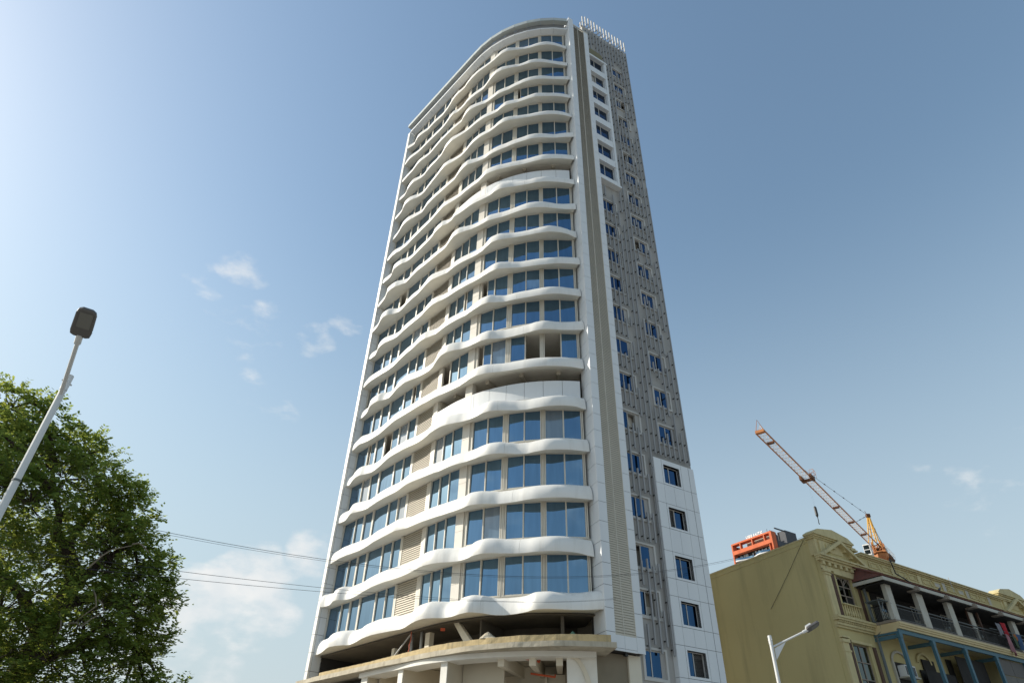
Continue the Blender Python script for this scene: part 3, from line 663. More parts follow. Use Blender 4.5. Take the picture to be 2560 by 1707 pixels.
mb = MB(); mb.box(FR, 2.0, 2.9, .66, .78, 0, 9.2); obj('base_pilaster', mb, PLAST, TW)
mb = MB(); mb.box(FR, 1.55, 1.75, .35, .55, 9.05, 9.2); obj('soffit_lamp', mb, W_BLACK, TW)

# ------------------------------------------------------------------ things on the unfinished canopy
def heap(name, label, cat, s, p, z, r, h, m, seed):
    rr = random.Random(seed); mb = MB(); o = FC(s, p, z); n = 12; rows = []
    for i in range(5):
        t = i / 4; rad = r * (1 - t) ** .8
        rows.append([o + Vector((math.cos(2 * math.pi * k / n) * rad * (1 + (rr.random() - .5) * .3), math.sin(2 * math.pi * k / n) * rad * (1 + (rr.random() - .5) * .3), h * t * (1 + (rr.random() - .5) * .15))) for k in range(n + 1)])
    for r_ in rows: r_[-1] = r_[0]
    mb.grid(rows); ob = obj(name, mb, m); ob['label'] = label; ob['category'] = cat
heap('rubble_heap', 'small heap of brown rubble on the raw concrete canopy edge', 'rubble', 18.35, .75, 9.71, .55, .42, CONC, 5)
heap('green_sheet', 'little crumpled green sheet standing on the canopy near the corner fin', 'sheet', 22.9, .6, 9.71, .28, .40, mat('green_sheet', (.10, .22, .15), .8), 9)

# ------------------------------------------------------------------ old yellow building
KX, KY = 23.85, 48.78
FYr = plane_fr((KX, KY), 58.5)
def FY(s, w, z): return FYr(s, w, z)
YB = thing('old_yellow_building', 'old ochre yellow building with pediments and timber balconies right of the white tower', 'building', (KX, KY, 0))
dS = Vector((-math.sin(R(153.5)), -math.cos(R(153.5)), 0)); nS = Vector((dS.y, -dS.x, 0)); nS = nS if nS.x < 0 else -nS
def FS(t, w, z): return Vector((KX, KY, 0)) + dS * t + nS * w + Vector((0, 0, z))     # the blank side wall
mb = MB(); mb.prism([P2(FS(0, 0, 0)), P2(FS(34, 0, 0)), P2(FS(34, -.4, 0)), P2(FS(.4, -.4, 0))], 0, 19.85); obj('side_wall', mb, YEL, YB)
mb = MB(); mb.box(FS, .0, 34, -.45, .03, 19.85, 19.97); mb.box(FS, .9, 34, 0, .025, 19.50, 19.53); obj('coping', mb, YTRIM, YB)
mb = MB(); mb.tube([FS(.98, .04, 19.8), FS(3.2, .05, 17.7), FS(5.6, .04, 15.6)], .018, 4); obj('slack_cable', mb, CABLE, YB)
wh = [(1.50, 3.35, 15.05, 17.1), (1.30, 3.2, 8.9, 12.3), (1.3, 3.2, 3.5, 7.2)]
mb = MB(); hole_wall(mb, FY, 0, 46, 0, 18.4, 0, wh, .35); mb.box(FY, 0, 46, -.5, -.4, 0, 18.4); mb.box(FY, 0, 46, -14, -13.6, 0, 19); mb.prism([P2(FY(0.4, -.45, 0)), P2(FY(46, -.45, 0)), P2(FY(46, -13.8, 0)), P2(FS(14, -.5, 0))], 18.3, 18.45)
obj('front_wall', mb, YEL, YB)
# parapet with frieze
mb = MB(); mb.box(FY, 5.3, 46, -.4, .06, 18.4, 19.3); obj('parapet', mb, YEL, YB)
mb = MB()
for z0, z1, w in ((19.22, 19.32, .16), (19.32, 19.44, .30), (19.44, 19.53, .38)): mb.box(FY, 5.3, 46, -.42, w, z0, z1 - .003)
mb.box(FY, 5.3, 46, .06, .2, 18.36, 18.46); obj('parapet_cornice', mb, YTRIM, YB)
def ring(s, z, a, b, w0, w1, r=.05):
    mb = MB(); n = 18; rows = []
    for i in range(n + 1):
        t = 2 * math.pi * i / n; c, d = math.cos(t), math.sin(t)
        rows.append([FY(s + c * a, w0, z + d * b), FY(s + c * a, w1, z + d * b), FY(s + c * (a - r), w1, z + d * (b - r)), FY(s + c * (a - r), w0, z + d * (b - r))])
    mb.grid(rows); return mb
def frame(s0, s1, z0, z1, r=.06, w0=.055, w1=.12):
    mb = MB(); mb.box(FY, s0, s1, w0, w1, z0, z0 + r); mb.box(FY, s0, s1, w0, w1, z1 - r, z1); mb.box(FY, s0, s0 + r, w0, w1, z0 + r, z1 - r); mb.box(FY, s1 - r, s1, w0, w1, z0 + r, z1 - r); return mb
for i in range(6):
    s = 6.3 + i * 3.75
    if s > 25: break
    for a, b in ((s + .35, s + 1.3), (s + 1.95, s + 2.9)): obj('frieze_frame', frame(a, b, 18.62, 19.08), YTRIM, YB)
    obj('frieze_oval', ring(s + 1.62, 18.85, .26, .30, .055, .12), YTRIM, YB)
    for a in (s + .05, s + 3.05):
        mb = MB()
        for q in range(4): mb.box(FY, a, a + .16, .055, .14, 18.6 + q * .13, 18.69 + q * .13)
        obj('frieze_ornament', mb, YTRIM, YB)
    mb = MB(); mb.box(FY, s + 3.25, s + 3.72, .03, .11, 18.5, 19.2); obj('frieze_pilaster', mb, YWHITE if i in (2, 3, 4) else YTRIM, YB)
    if i in (2, 3):
        mb = MB(); mb.box(FY, s + 1.99, s + 2.86, .05, .085, 18.67, 19.03); obj('frieze_tablet', mb, YWHITE, YB)
def attic(s0, far=False):
    def F(a, w, z): return FY(s0 + a, w, z)
    mb = MB(); mb.box(F, 0, 4.4, -.5, .10, 18.4, 19.62); mb.box(F, .35, .95, .10, .22, 18.5, 19.5); mb.box(F, 1.25, 3.2, .10, .16, 18.75, 19.4); obj('attic_block', mb, YTRIM, YB)
    mb = MB()
    for z0, z1, w in ((19.62, 19.74, .18), (19.74, 19.86, .30), (19.86, 19.98, .42)): mb.box(F, -.3 * (w / .42), 4.4 + .3 * (w / .42), -.6, w, z0, z1 - .002)
    P = [F(-.3, .40, 19.98), F(.3, .40, 20.32), F(2.2, .40, 20.62), F(4.1, .40, 20.32), F(4.7, .40, 19.98)]
    mb.extr(P, F(0, -.6, 0) - F(0, .40, 0)); obj('attic_cap', mb, YTRIM, YB)
    mb = MB(); mb.box(F, 4.55, 5.4, -.4, .2, 19.54, 19.66); mb.box(F, 4.55, 5.25, -.4, .14, 19.66, 19.80); obj('attic_step', mb, YTRIM, YB)
    # pediment over the corner bay
    mb = MB()
    for z0, z1, w in ((17.86, 18.02, .30), (18.02, 18.16, .46), (18.16, 18.28, .58)): mb.box(F, -.2 - w * .3, 5.45 + w * .3, 0, w, z0, z1 - .002)
    mb.box(F, 0, 5.3, 0, .14, 17.3, 17.58); obj('pediment_cornice', mb, YTRIM, YB)
    for i in range(8):
        a = .1 + i * .69; mb = MB(); mb.box(F, a, a + .30, .0, .28, 17.60, 17.85); obj('dentil', mb, YTRIM, YB)
    mb = MB(); mb.extr([F(.1, .12, 18.28), F(5.2, .12, 18.28), F(2.66, .12, 19.72)], F(0, .0, 0) - F(0, .12, 0)); obj('tympanum', mb, YEL, YB)
    for a, b in (((-.25, 18.28), (2.66, 19.84)), ((5.6, 18.28), (2.66, 19.84))):
        A = Vector(a); B = Vector(b); mb = MB(); t = .26
        mb.extr([F(A.x, .58, A.y), F(B.x, .58, B.y), F(B.x, .58, B.y - t), F(A.x + (t * 1.8 if A.x < B.x else -t * 1.8), .58, A.y)], F(0, .1, 0) - F(0, .58, 0)); obj('raking_cornice', mb, YTRIM, YB)
        for i in range(1, 4):
            f = i / 4.2 + .06; x = A.x + (B.x - A.x) * f; z = A.y + (B.y - A.y) * f - .42
            mb = MB(); mb.box(F, x - .13, x + .13, .12, .36, z, z + .22); obj('dentil', mb, YTRIM, YB)
attic(-.2); attic(26.9)
# corner bay: pilasters, shutters, windows
mb = MB(); mb.box(FY, -.05, .62, 0, .16, 13.95, 17.1); mb.box(FY, -.12, .70, 0, .24, 17.1, 17.28); mb.box(FY, -.08, .66, 0, .22, 16.9, 17.0); obj('pilaster', mb, YTRIM, YB)
mb = MB(); mb.box(FY, -.05, .62, 0, .16, 0, 12.2); mb.box(FY, -.12, .72, 0, .25, 12.2, 12.42); mb.box(FY, -.1, .70, 0, .2, 11.6, 11.72); mb.box(FY, -.12, .75, 0, .28, 12.5, 12.62); obj('pilaster', mb, YTRIM, YB)
mb = MB()
for z0, z1, w in ((13.2, 13.35, .15), (13.35, 13.52, .26), (13.66, 13.8, .42), (13.8, 13.95, .5)): mb.box(FY, -.15 - w * .2, 5.7, 0, w, z0, z1 - .003)
mb.box(FY, -.1, 5.7, 0, .2, 13.52, 13.66); obj('string_cornice', mb, YTRIM, YB)
for i in range(26):
    a = -.05 + i * .22; mb = MB(); mb.box(FY, a, a + .12, .2, .34, 13.53, 13.65); obj('dentil', mb, YTRIM, YB)
for s0, s1, z0, z1 in ((.68, 1.14, 13.97, 17.1), (3.88, 4.15, 13.97, 17.2), (.72, 1.05, 0.2, 12.45), (3.62, 3.95, 0.2, 12.3)):
    mb = MB(); mb.box(FY, s0, s1, .0, .10, z0, z1)
    for q in range(int((z1 - z0) / .5)): mb.box(FY, s0 + .05, s1 - .05, .10, .115, z0 + .06 + q * .5, z0 + .5 + q * .5)
    obj('shutter_strip', mb, SHUT, YB)
def sash(s0, s1, z0, z1, cols, rows, arch=False):
    mb = MB(); f = .07; w0, w1 = -.28, -.18
    for i in range(cols + 1):
        a = s0 + (s1 - s0 - f) * i / cols; mb.box(FY, a, a + f, w0, w1, z0, z1)
    for j in range(rows + 1):
        b = z0 + (z1 - z0 - f) * j / rows; mb.box(FY, s0, s1, w0 + .01, w1 + .01, b, b + f)
    if arch:
        for c in (s0 + (s1 - s0) * .27, s0 + (s1 - s0) * .73):
            mb.tube([FY(c + math.cos(t * math.pi / 8) * .38, w1 + .02, z1 - .62 + math.sin(t * math.pi / 8) * .5) for t in range(9)], .035, 4)
        mb.tube([FY(s0 + .9, w1 + .04, z1 - .62), FY(s0 + 1.45, w1 + .04, z1 - .1)], .03, 4)
    wo = obj('old_window', mb, SASH, YB)
    for i in range(cols):
        for j in range(rows):
            a = s0 + (s1 - s0 - f) * i / cols + f; b = z0 + (z1 - z0 - f) * j / rows + f
            mb = MB(); mb.box(FY, a, a + (s1 - s0 - f) / cols - f, -.25, -.235, b, b + (z1 - z0 - f) / rows - f)
            obj('pane', mb, DKINT if (i + j * 2) % 5 == 1 else DKGLASS, wo)
sash(1.50, 3.35, 15.05, 17.1, 2, 3, True); sash(1.30, 3.2, 8.9, 12.3, 2, 3); sash(1.3, 3.2, 3.5, 7.2, 2, 3)
for a_ in ((1.2, 3.7, 0, .14, 17.12, 17.3), (1.35, 3.5, 0, .2, 14.96, 15.05), (1.3, 3.5, 0, .16, 14.06, 14.14), (1.1, 3.5, 0, .12, 12.32, 12.5)):
    mb = MB(); mb.box(FY, *a_); obj('window_moulding', mb, YTRIM, YB)
for i in range(7):
    s = 1.52 + i * .28; mb = MB()
    mb.tube([FY(s, .06, 14.14), FY(s, .06, 14.25), FY(s, .06, 14.42), FY(s, .06, 14.6), FY(s, .06, 14.78), FY(s, .06, 14.96)], [.07, .05, .095, .06, .045, .08], 8); obj('baluster', mb, YTRIM, YB, smooth=True)
mb = MB(); mb.tube([FY(4.0, .2, 17.75), FY(4.25, .3, 17.45), FY(4.3, .3, 14.1), FY(4.34, .72, 13.9), FY(4.36, .72, 13.4), FY(4.32, .22, 13.1), FY(4.25, .2, 0)], .11, 8); obj('drainpipe', mb, GREYPIPE, YB)
mb = MB(); mb.tube([FY(4.3, .3, 17.5), FY(5.6, .7, 17.62)], .10, 8); obj('roof_gutter', mb, PVC, YB)
# timber balcony
W0 = 2.0; E0, E1 = 4.3, 46
mb = MB(); mb.poly([FY(E0 - .9, 2.5, 16.85), FY(E1, 2.5, 16.85), FY(E1, 0, 18.1), FY(E0 - .2, 0, 18.1)]); mb.poly([FY(E0 - .9, 2.5, 16.79), FY(E1, 2.5, 16.79), FY(E1, 0, 18.0), FY(E0 - .2, 0, 18.0)])
mb.poly([FY(E0 - .9, 2.5, 16.85), FY(E0 - .2, 0, 18.1), FY(E0 - .9, .0, 16.9)])
for i in range(120):
    s = E0 - .7 + i * .35; mb.tube([FY(s, 2.52, 16.87), FY(s, .1, 18.1)], .055, 5)
obj('tiled_eave', mb, TILE, YB)
mb = MB(); mb.tube([FY(E0 - .85, 2.52, 16.9), FY(E0 - .15, .05, 18.15)], .09, 6); obj('hip_tiles', mb, TILE, YB)
mb = MB(); mb.box(FY, E0 - .9, E1, 2.42, 2.5, 16.55, 16.80); mb.box(FY, E0 - .9, E0 - .82, 0, 2.42, 16.55, 16.80); obj('fascia_board', mb, YWHITE, YB)
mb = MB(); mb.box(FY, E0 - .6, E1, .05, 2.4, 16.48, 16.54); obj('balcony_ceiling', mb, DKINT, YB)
for i in range(5):
    s = 7.3 + i * 4.1
    mb = MB(); mb.box(FY, s, s + .5, 1.9, 2.62, 16.38, 16.5); mb.box(FY, s + .1, s + .22, 2.5, 2.75, 16.4, 16.7); mb.box(FY, s + .32, s + .44, 2.5, 2.72, 16.4, 16.66); obj('eave_bracket', mb, SASH, YB)
for s0, s1 in ((4.25, 4.95), (8.25, 9.15), (12.55, 13.3), (22.6, 23.3)):
    mb = MB(); mb.box(FY, s0, s1, W0 - .3, W0, 14.0, 16.5); mb.box(FY, s0 - .015, s0 + .03, W0 - .31, W0 + .015, 14.0, 16.5); obj('white_post', mb, YWHITE, YB)
mb = MB(); mb.box(FY, E0 - .1, E1, 0, W0 + .05, 13.82, 13.98); obj('balcony_deck', mb, SASH, YB)
mb = MB(); mb.box(FY, E0 - .05, E1, W0 - .1, W0 + .18, 13.52, 13.66); mb.box(FY, E0 - .05, E1, W0 - .1, W0 + .24, 13.66, 13.80); mb.box(FY, E0 - .05, E1, W0 - .1, W0 + .1, 13.36, 13.52); mb.box(FY, E0 - .05, E0 + .06, .0, W0 - .1, 13.2, 13.8); obj('balcony_beam', mb, YCREAM, YB)
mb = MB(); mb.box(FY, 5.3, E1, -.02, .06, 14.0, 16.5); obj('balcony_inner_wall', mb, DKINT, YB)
def rail(s0, s1, panel=True):
    mb = MB(); mb.box(FY, s0, s1, W0 - .06, W0, 15.05, 15.14); mb.box(FY, s0, s1, W0 - .05, W0 - .01, 14.85, 14.9); mb.box(FY, s0, s1, W0 - .06, W0, 14.05, 14.12)
    n = int((s1 - s0) / .13)
    for i in range(1, n): mb.box(FY, s0 + i * (s1 - s0) / n - .015, s0 + i * (s1 - s0) / n + .015, W0 - .045, W0 - .015, 14.12, 14.85)
    obj('balcony_railing', mb, W_BLACK, YB)
for a, b in ((4.95, 8.25), (9.15, 12.55), (13.3, 16.0), (16.05, 19.0), (19.05, 22.6), (23.3, 30)): rail(a, b)
mb = MB(); mb.box(FY, 4.3, 4.36, .3, W0, 15.05, 15.14); mb.box(FY, 4.3, 4.36, .3, W0, 14.05, 14.12)
for i in range(12): mb.box(FY, 4.31, 4.35, .35 + i * .13, .38 + i * .13, 14.12, 15.05)
obj('balcony_railing', mb, W_BLACK, YB)
for s in (6.1, 10.6, 14.9, 20.6):
    for a in (s, s + .52):
        mb = MB(); mb.box(FY, a, a + .46, .06, .10, 14.2, 16.25); fo = obj('shutter_door', mb, YWHITE if s != 20.6 else SASH, YB)
        mb = MB(); mb.box(FY, a + .06, a + .40, .10, .12, 15.2, 16.15); obj('door_pane', mb, G_FRONT if s in (6.1, 10.6) else DKGLASS, fo)
for s in (13.5, 16.4):
    mb = MB(); mb.box(FY, s, s + .7, 1.55, 1.6, 14.1, 16.4)
    for q in range(12): mb.box(FY, s + .05, s + .65, 1.6, 1.625, 14.2 + q * .18, 14.32 + q * .18)
    obj('louvred_screen', mb, YWHITE if s > 16 else SASH, YB)
mb = MB(); mb.box(FY, 16.2, 16.3, 1.5, 1.62, 14.0, 16.5); mb.box(FY, 17.6, 17.75, 1.6, 1.75, 14.0, 16.5); obj('dark_mullion', mb, SHUT, YB)
# blue steel frame below the balcony
for s in (4.32, 8.5, 12.9, 17.5, 22.2):
    mb = MB(); mb.box(FY, s - .14, s + .14, W0 - .2, W0 + .02, 0, 13.05); mb.box(FY, s - .18, s + .18, W0 - .24, W0 + .04, 12.75, 13.05); obj('blue_post', mb, BLUEP, YB)
    mb = MB(); mb.box(FY, s - .06, s + .06, .0, W0 - .2, 12.75, 13.0); obj('blue_cross_beam', mb, BLUEP, YB)
mb = MB(); mb.box(FY, E0 - .05, E1, W0 - .16, W0 - .02, 13.06, 13.34); mb.box(FY, E0 - .05, E0 + .08, .0, W0 - .16, 13.06, 13.19); obj('blue_beam', mb, BLUEP, YB)
mb = MB(); mb.box(FY, E0, E1, .0, W0 - .1, 13.35, 13.45); obj('porch_ceiling', mb, YCREAM, YB)
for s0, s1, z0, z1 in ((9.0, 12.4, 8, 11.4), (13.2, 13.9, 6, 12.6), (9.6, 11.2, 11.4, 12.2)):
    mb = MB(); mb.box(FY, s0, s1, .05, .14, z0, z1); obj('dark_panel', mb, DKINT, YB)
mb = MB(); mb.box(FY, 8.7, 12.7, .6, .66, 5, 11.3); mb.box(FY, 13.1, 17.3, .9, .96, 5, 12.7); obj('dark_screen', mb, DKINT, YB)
for i in range(2):
    for j in range(3):
        mb = MB(); mb.box(FY, 17.75 + i * 2.2, 19.9 + i * 2.2, W0 - .25, W0 - .2, 9.4 + j * 1.22, 10.57 + j * 1.22); obj('grey_panel', mb, mat('grey_panel_%d' % j, (.20 - .03 * j, .185 - .03 * j, .15 - .02 * j), .8) if i == 0 else bpy.data.materials['grey_panel_%d' % j], YB)
mb = MB(); a0 = 5.6
mb.tube([FY(a0 + 1.05 + math.cos(t * math.pi / 12) * 1.05, .1, 11.6 + math.sin(t * math.pi / 12) * .75) for t in range(13)], .09, 5); mb.box(FY, a0 - .08, a0 + .1, 0, .15, 5, 11.6); mb.box(FY, a0 + 2.0, a0 + 2.18, 0, .15, 5, 11.6); obj('arched_surround', mb, YWHITE, YB)
mb = MB(); mb.box(FY, a0 + .1, a0 + 2.0, .02, .06, 5, 11.6); obj('arched_opening', mb, DKINT, YB)
mb = MB(); mb.box(FY, 6.0, 7.35, .1, .65, 10.6, 11.35); ac = obj('air_conditioner', mb, WHITE, YB)
for q in range(7):
    mb = MB(); mb.box(FY, 6.06 + q * .18, 6.18 + q * .18, .65, .67, 10.68, 11.27); obj('vent_bar', mb, W_BLACK, ac)
mb = MB(); mb.box(FY, 5.9, 7.45, .0, .8, 10.5, 10.6); obj('shelf', mb, YWHITE, ac)
mb = MB(); mb.tube([FY(9.9 + .9 * math.cos(t * math.pi / 10), .12, 11.9 + .7 * math.sin(t * math.pi / 10)) for t in range(11)], .08, 5); obj('blind_arch', mb, YTRIM, YB)
# bracket shelf hanging off the balcony end
mb = MB()
for a, b in (((3.2, 1.7, 15.15), (4.35, 1.7, 15.25)), ((3.2, .8, 15.15), (4.35, .8, 15.25)), ((3.25, 1.7, 15.15), (3.35, 1.7, 14.2)), ((3.25, .8, 15.15), (3.35, .8, 14.2)), ((3.8, 1.7, 15.2), (3.4, 1.7, 14.5)), ((3.35, 1.7, 14.2), (4.3, 1.7, 14.0))): mb.tube([FY(*a), FY(*b)], .045, 5)
mb.box(FY, 3.15, 4.4, .7, 1.9, 15.2, 15.24); obj('bracket_shelf', mb, GREYPIPE, YB)
mb = MB(); mb.tube([FY(9.0, .45, 19.7), FY(9.1, .5, 19.3), FY(9.5, .35, 18.6), FY(10.1, 1.2, 17.6)], .05, 5); obj('black_hose', mb, CABLE, YB)
mb = MB(); mb.tube([FY(17.9, .42, 19.75), FY(18.0, .44, 18.5)], .03, 4); obj('thin_pipe', mb, PVC, YB)
# washing
def cloth(name, label, s, z, wdt, h, m, seed, w=2.35, grp='washing hung on the timber balcony'):
    rr = random.Random(seed); rows = []
    for i in range(9):
        a = i / 8; rows.append([FY(s + (a - .5) * wdt * (1 - .25 * j / 6 * (seed % 2)), w + .09 * math.sin(a * 7 + seed) * (.4 + j / 6) + .05 * rr.random(), z - h * j / 6 * (1 + .12 * math.sin(a * 5 + seed))) for j in range(7)])
    mb = MB(); mb.grid(rows); mb.grid([[p + FY(0, .02, 0) - FY(0, 0, 0) for p in r_] for r_ in rows]); o = obj(name, mb, m, smooth=True); o['label'] = label; o['category'] = 'washing'; o['group'] = grp
CM = lambda n, c: mat(n, c, .9, c2=tuple(x * .7 for x in c), scale=3)
cloth('red_garment', 'bright red garment drying on the balcony of the yellow building', 19.9, 15.85, .85, .95, CM('red_cloth', (.45, .02, .03)), 3)
cloth('pink_cloth', 'long faded pink cloth hanging below the balcony rail', 20.0, 15.0, .42, 1.5, CM('pink_cloth', (.42, .20, .22)), 4)
cloth('blue_garment', 'dark blue garment drying at the right end of the washing line', 22.0, 15.2, .85, 1.3, CM('blue_cloth', (.05, .10, .20)), 5)
cloth('orange_garment', 'small orange garment beside the blue one on the washing line', 21.3, 15.15, .38, .5, CM('orange_cloth', (.42, .16, .05)), 6)
cloth('grey_garment', 'grey white shirt drying left of the red garment', 18.9, 15.7, .65, .9, CM('grey_cloth', (.26, .26, .28)), 7)
cloth('green_garment', 'dull green garment hanging low between pink cloth and blue garment', 20.9, 14.9, .5, .9, CM('green_cloth', (.09, .13, .08)), 8)
mb = MB(); mb.tube([FY(17.4, 2.35, 15.1), FY(23.2, 2.35, 15.25)], .03, 5); o = obj('washing_pole', mb, GREYPIPE); o['label'] = 'thin pole with washing along the timber balcony'; o['category'] = 'pole'
# crow on the eave
def bird():
    r_ = thing('crow', 'small dark crow perched on the tiled eave of the yellow building', 'bird', FY(11.15, 2.5, 16.92))
    b0 = FY(11.15, 2.5, 16.92); ax = (FY(1, 0, 0) - FY(0, 0, 0)); up = Vector((0, 0, 1)); dk = mat('crow_feather', (.02, .02, .024), .5)
    pr = [(-.30, .16, .012), (-.20, .18, .03), (-.12, .20, .065), (0, .24, .085), (.10, .30, .075), (.17, .36, .05), (.21, .40, .052), (.26, .41, .035), (.28, .41, .014), (.34, .40, .004)]
    mb = MB(); mb.tube([b0 + ax * a + up * (c - .06) for a, c, d in pr], [d for a, c, d in pr], 8)
    for q in (-.03, .03): mb.tube([b0 + ax * .02 + Vector((0, q, .12)), b0 + ax * .04 + Vector((0, q, -.03))], .009, 4)
    obj('body', mb, dk, r_, smooth=True)
    mb = MB(); mb.extr([b0 + ax * -.28 + up * .12, b0 + ax * .08 + up * .26, b0 + ax * .0 + up * .14], Vector((.03, -.09, 0))); obj('wing', mb, dk, r_)
bird()

# ------------------------------------------------------------------ orange tower far behind
OT = Vector((79.96, 225.86, 0))
FOr = plane_fr((OT.x, OT.y), 148.3)
def FO(s, w, z): return FOr(s, w, z)
def FO2(s, w, z): return FOr(17.3, 0, 0) + (FOr(0, -1, 0) - FOr(0, 0, 0)) * s + (FOr(1, 0, 0) - FOr(0, 0, 0)) * w + Vector((0, 0, z))   # its shaded side
OB = thing('orange_tower', 'far orange framed apartment tower with white rooftop letters behind the yellow building', 'tower', OT)
mb = MB(); mb.box(FO, 0, 17.3, -2.2, 0, 81.45, 82.0); mb.box(FO, 0, 17.3, -2.2, 0, 78.1, 79.4)
mb.box(FO, 0, .55, -2.2, 0, 0, 78.1); mb.box(FO, 16.75, 17.3, -2.2, 0, 0, 78.1); mb.box(FO, 0, .55, -2.2, 0, 79.4, 81.45); mb.box(FO, 16.4, 17.3, -2.2, 0, 79.4, 81.45)
mb.box(FO, 15.5, 15.75, -2, -.3, 0, 78.1); obj('orange_frame', mb, ORANGE, OB)
for s in (3.6, 8.8, 13.9):
    mb = MB(); mb.box(FO, s, s + .4, -1.2, -.05, 79.4, 81.45); obj('frame_post', mb, ORANGE, OB)
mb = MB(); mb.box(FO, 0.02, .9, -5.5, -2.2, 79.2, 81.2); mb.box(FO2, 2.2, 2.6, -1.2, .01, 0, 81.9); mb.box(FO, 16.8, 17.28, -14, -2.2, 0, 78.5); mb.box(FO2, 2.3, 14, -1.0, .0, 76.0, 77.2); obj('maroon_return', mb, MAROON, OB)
mb = MB(); mb.box(FO, .6, 16.7, -16, -1.9, 0, 78.05); obj('body', mb, DKINT, OB)
mb = MB(); mb.box(FO, 4.6, 15.4, -3.2, -2.9, 79.4, 82.6); obj('sign_backing', mb, TAN, OB)
mb = MB(); mb.box(FO2, 7.6, 13.4, -3.0, .2, 76.5, 83.75); obj('grey_stair_block', mb, SLATE, OB)
mb = MB(); mb.box(FO2, 2.4, 7.6, -.2, .1, 83.2, 83.6); mb.box(FO2, 2.4, 7.6, -2.8, .1, 77.2, 79.2); mb.box(FO2, 7.3, 7.6, -2.8, -2.5, 79, 83.6); mb.extr([FO2(2.4, -1.0, 82.2), FO2(4.4, -1.0, 81.4), FO2(4.4, -1.0, 79.4), FO2(2.4, -1, 80.6)], FO2(0, .3, 0) - FO2(0, 0, 0)); obj('roof_portal', mb, SLATE, OB)
WIN = mat('pale_window_panel', (.62, .66, .66), .4, c2=(.50, .55, .52))
for lv in range(4):
    z = 75.6 - lv * 3.3; rows = []; base = []
    for i in range(33):
        s = .7 + i * 14.7 / 32; w = -.3 + .8 * math.sin(s * .62 + .6 + lv) * (1 if .8 < s < 15 else .3)
        rows.append([FO(s, -1.8, z - .1), FO(s, w, z - .1), FO(s, w, z + .22), FO(s, -1.8, z + .22)])
        base.append([FO(s, w - .1, z + .22), FO(s, w - .1, z + .95)])
    mb = MB(); mb.grid(rows); obj('wavy_balcony', mb, WHITE, OB)
    mb = MB(); mb.grid(base); obj('glass_balustrade', mb, G_FRONT, OB)
    for i, s in enumerate((1.6, 2.3, 3.2, 3.9, 4.6, 7.0, 8.1, 9.6, 11.1, 11.9, 12.6, 13.9, 14.6)):
        mb = MB(); mb.box(FO, s, s + (.5 if i % 3 else .68), -1.85, -1.78, z + .3, z + 2.15 - .25 * (i % 4 == 1)); obj('window', mb, WIN, OB)
mb = MB(); mb.tube([FO(13.8, -3, 81.9), FO(13.8, -3, 84.2)], .07, 5); mb.tube([FO(16.3, -1, 82), FO(16.3, -1, 82.6)], .12, 5); obj('antenna', mb, W_BLACK, OB)
def letters(txt, fr, s, w, z, size, m, parent, gap=1.0, name='letter', sx=1.0):
    for ch in txt:
        cu = bpy.data.curves.new('t', 'FONT'); cu.body = ch; cu.size = 1.0; cu.extrude = .06
        ob = bpy.data.objects.new('t', cu); col.objects.link(ob); dg = bpy.context.evaluated_depsgraph_get(); me = bpy.data.meshes.new_from_object(ob.evaluated_get(dg)); bpy.data.objects.remove(ob)
        xs = [v.co.x for v in me.vertices]; wd = (max(xs) - min(xs)) * size * sx
        mb = MB(); x0 = min(xs)
        mb.add([fr(s + (v.co.x - x0) * size * sx, w + v.co.z * size, z + v.co.y * size) for v in me.vertices], [tuple(p.vertices) for p in me.polygons])
        # a little heavier stroke
        obj(name, mb, m, parent, recalc=False); s += wd + .34 * gap
letters('VIBRANTIS', FO, 5.0, -2.6, 82.25, 2.6, WHITE, OB, .62, sx=.52)
letters('ST', FO, 14.35, -2.4, 80.25, 1.5, WHITE, OB, 1.4)

# ------------------------------------------------------------------ tower crane
cb = AE(30.45, 0, 142); TC = thing('tower_crane', 'orange lattice tower crane with long jib rising behind the yellow building', 'crane', (cb.x, cb.y, 0))
HJ = 46.0
jb = AE(30.07, 0, 140.0); jt = AE(23.87, 0, 86.9); jd = Vector((jt.x - jb.x, jt.y - jb.y, 0)); JL = jd.length; jd.normalize(); jn = Vector((-jd.y, jd.x, 0))
def FJ(a, b, c): return Vector((jb.x, jb.y, HJ)) + jd * a + jn * b + Vector((0, 0, c))
mb = MB(); W = .62
for b in (-W, W): mb.box(FJ, -1, JL, b - .07, b + .07, -.06, .08)
mb.box(FJ, -1, JL - 2, -.06, .06, 1.22, 1.34); obj('jib_chords', mb, CRANE, TC)
mb = MB(); n = 44
for i in range(n):
    a = JL * i / n; b = JL * (i + 1) / n; m = (a + b) / 2
    for sgn in (-1, 1): mb.tube([FJ(a, sgn * W, 0), FJ(m, 0, 1.28), FJ(b, sgn * W, 0)], .028, 4, cap=False)
    mb.tube([FJ(a, -W, 0), FJ(b, W, 0)], .028, 4, cap=False); mb.tube([FJ(b, -W, 0), FJ(b, W, 0)], .04, 4, cap=False)
obj('jib_bracing', mb, CRANEP, TC)
mb = MB(); mb.tube([FJ(JL, -W, 0), FJ(JL + .2, 0, 1.9), FJ(JL, W, 0)], .06, 4); mb.box(FJ, JL - .4, JL + .2, -W, W, -.1, .3); obj('jib_nose', mb, CRANE, TC)
for a in (5, 12.5, 21.0, JL - 4):
    mb = MB(); mb.box(FJ, a, a + .5, -.4, .5, -.25, .02); obj('jib_bracket', mb, RUST, TC)
ta = None
tp = AE(26.2, 0, 105.5); ta = (Vector((tp.x, tp.y, 0)) - Vector((jb.x, jb.y, 0))).dot(jd)
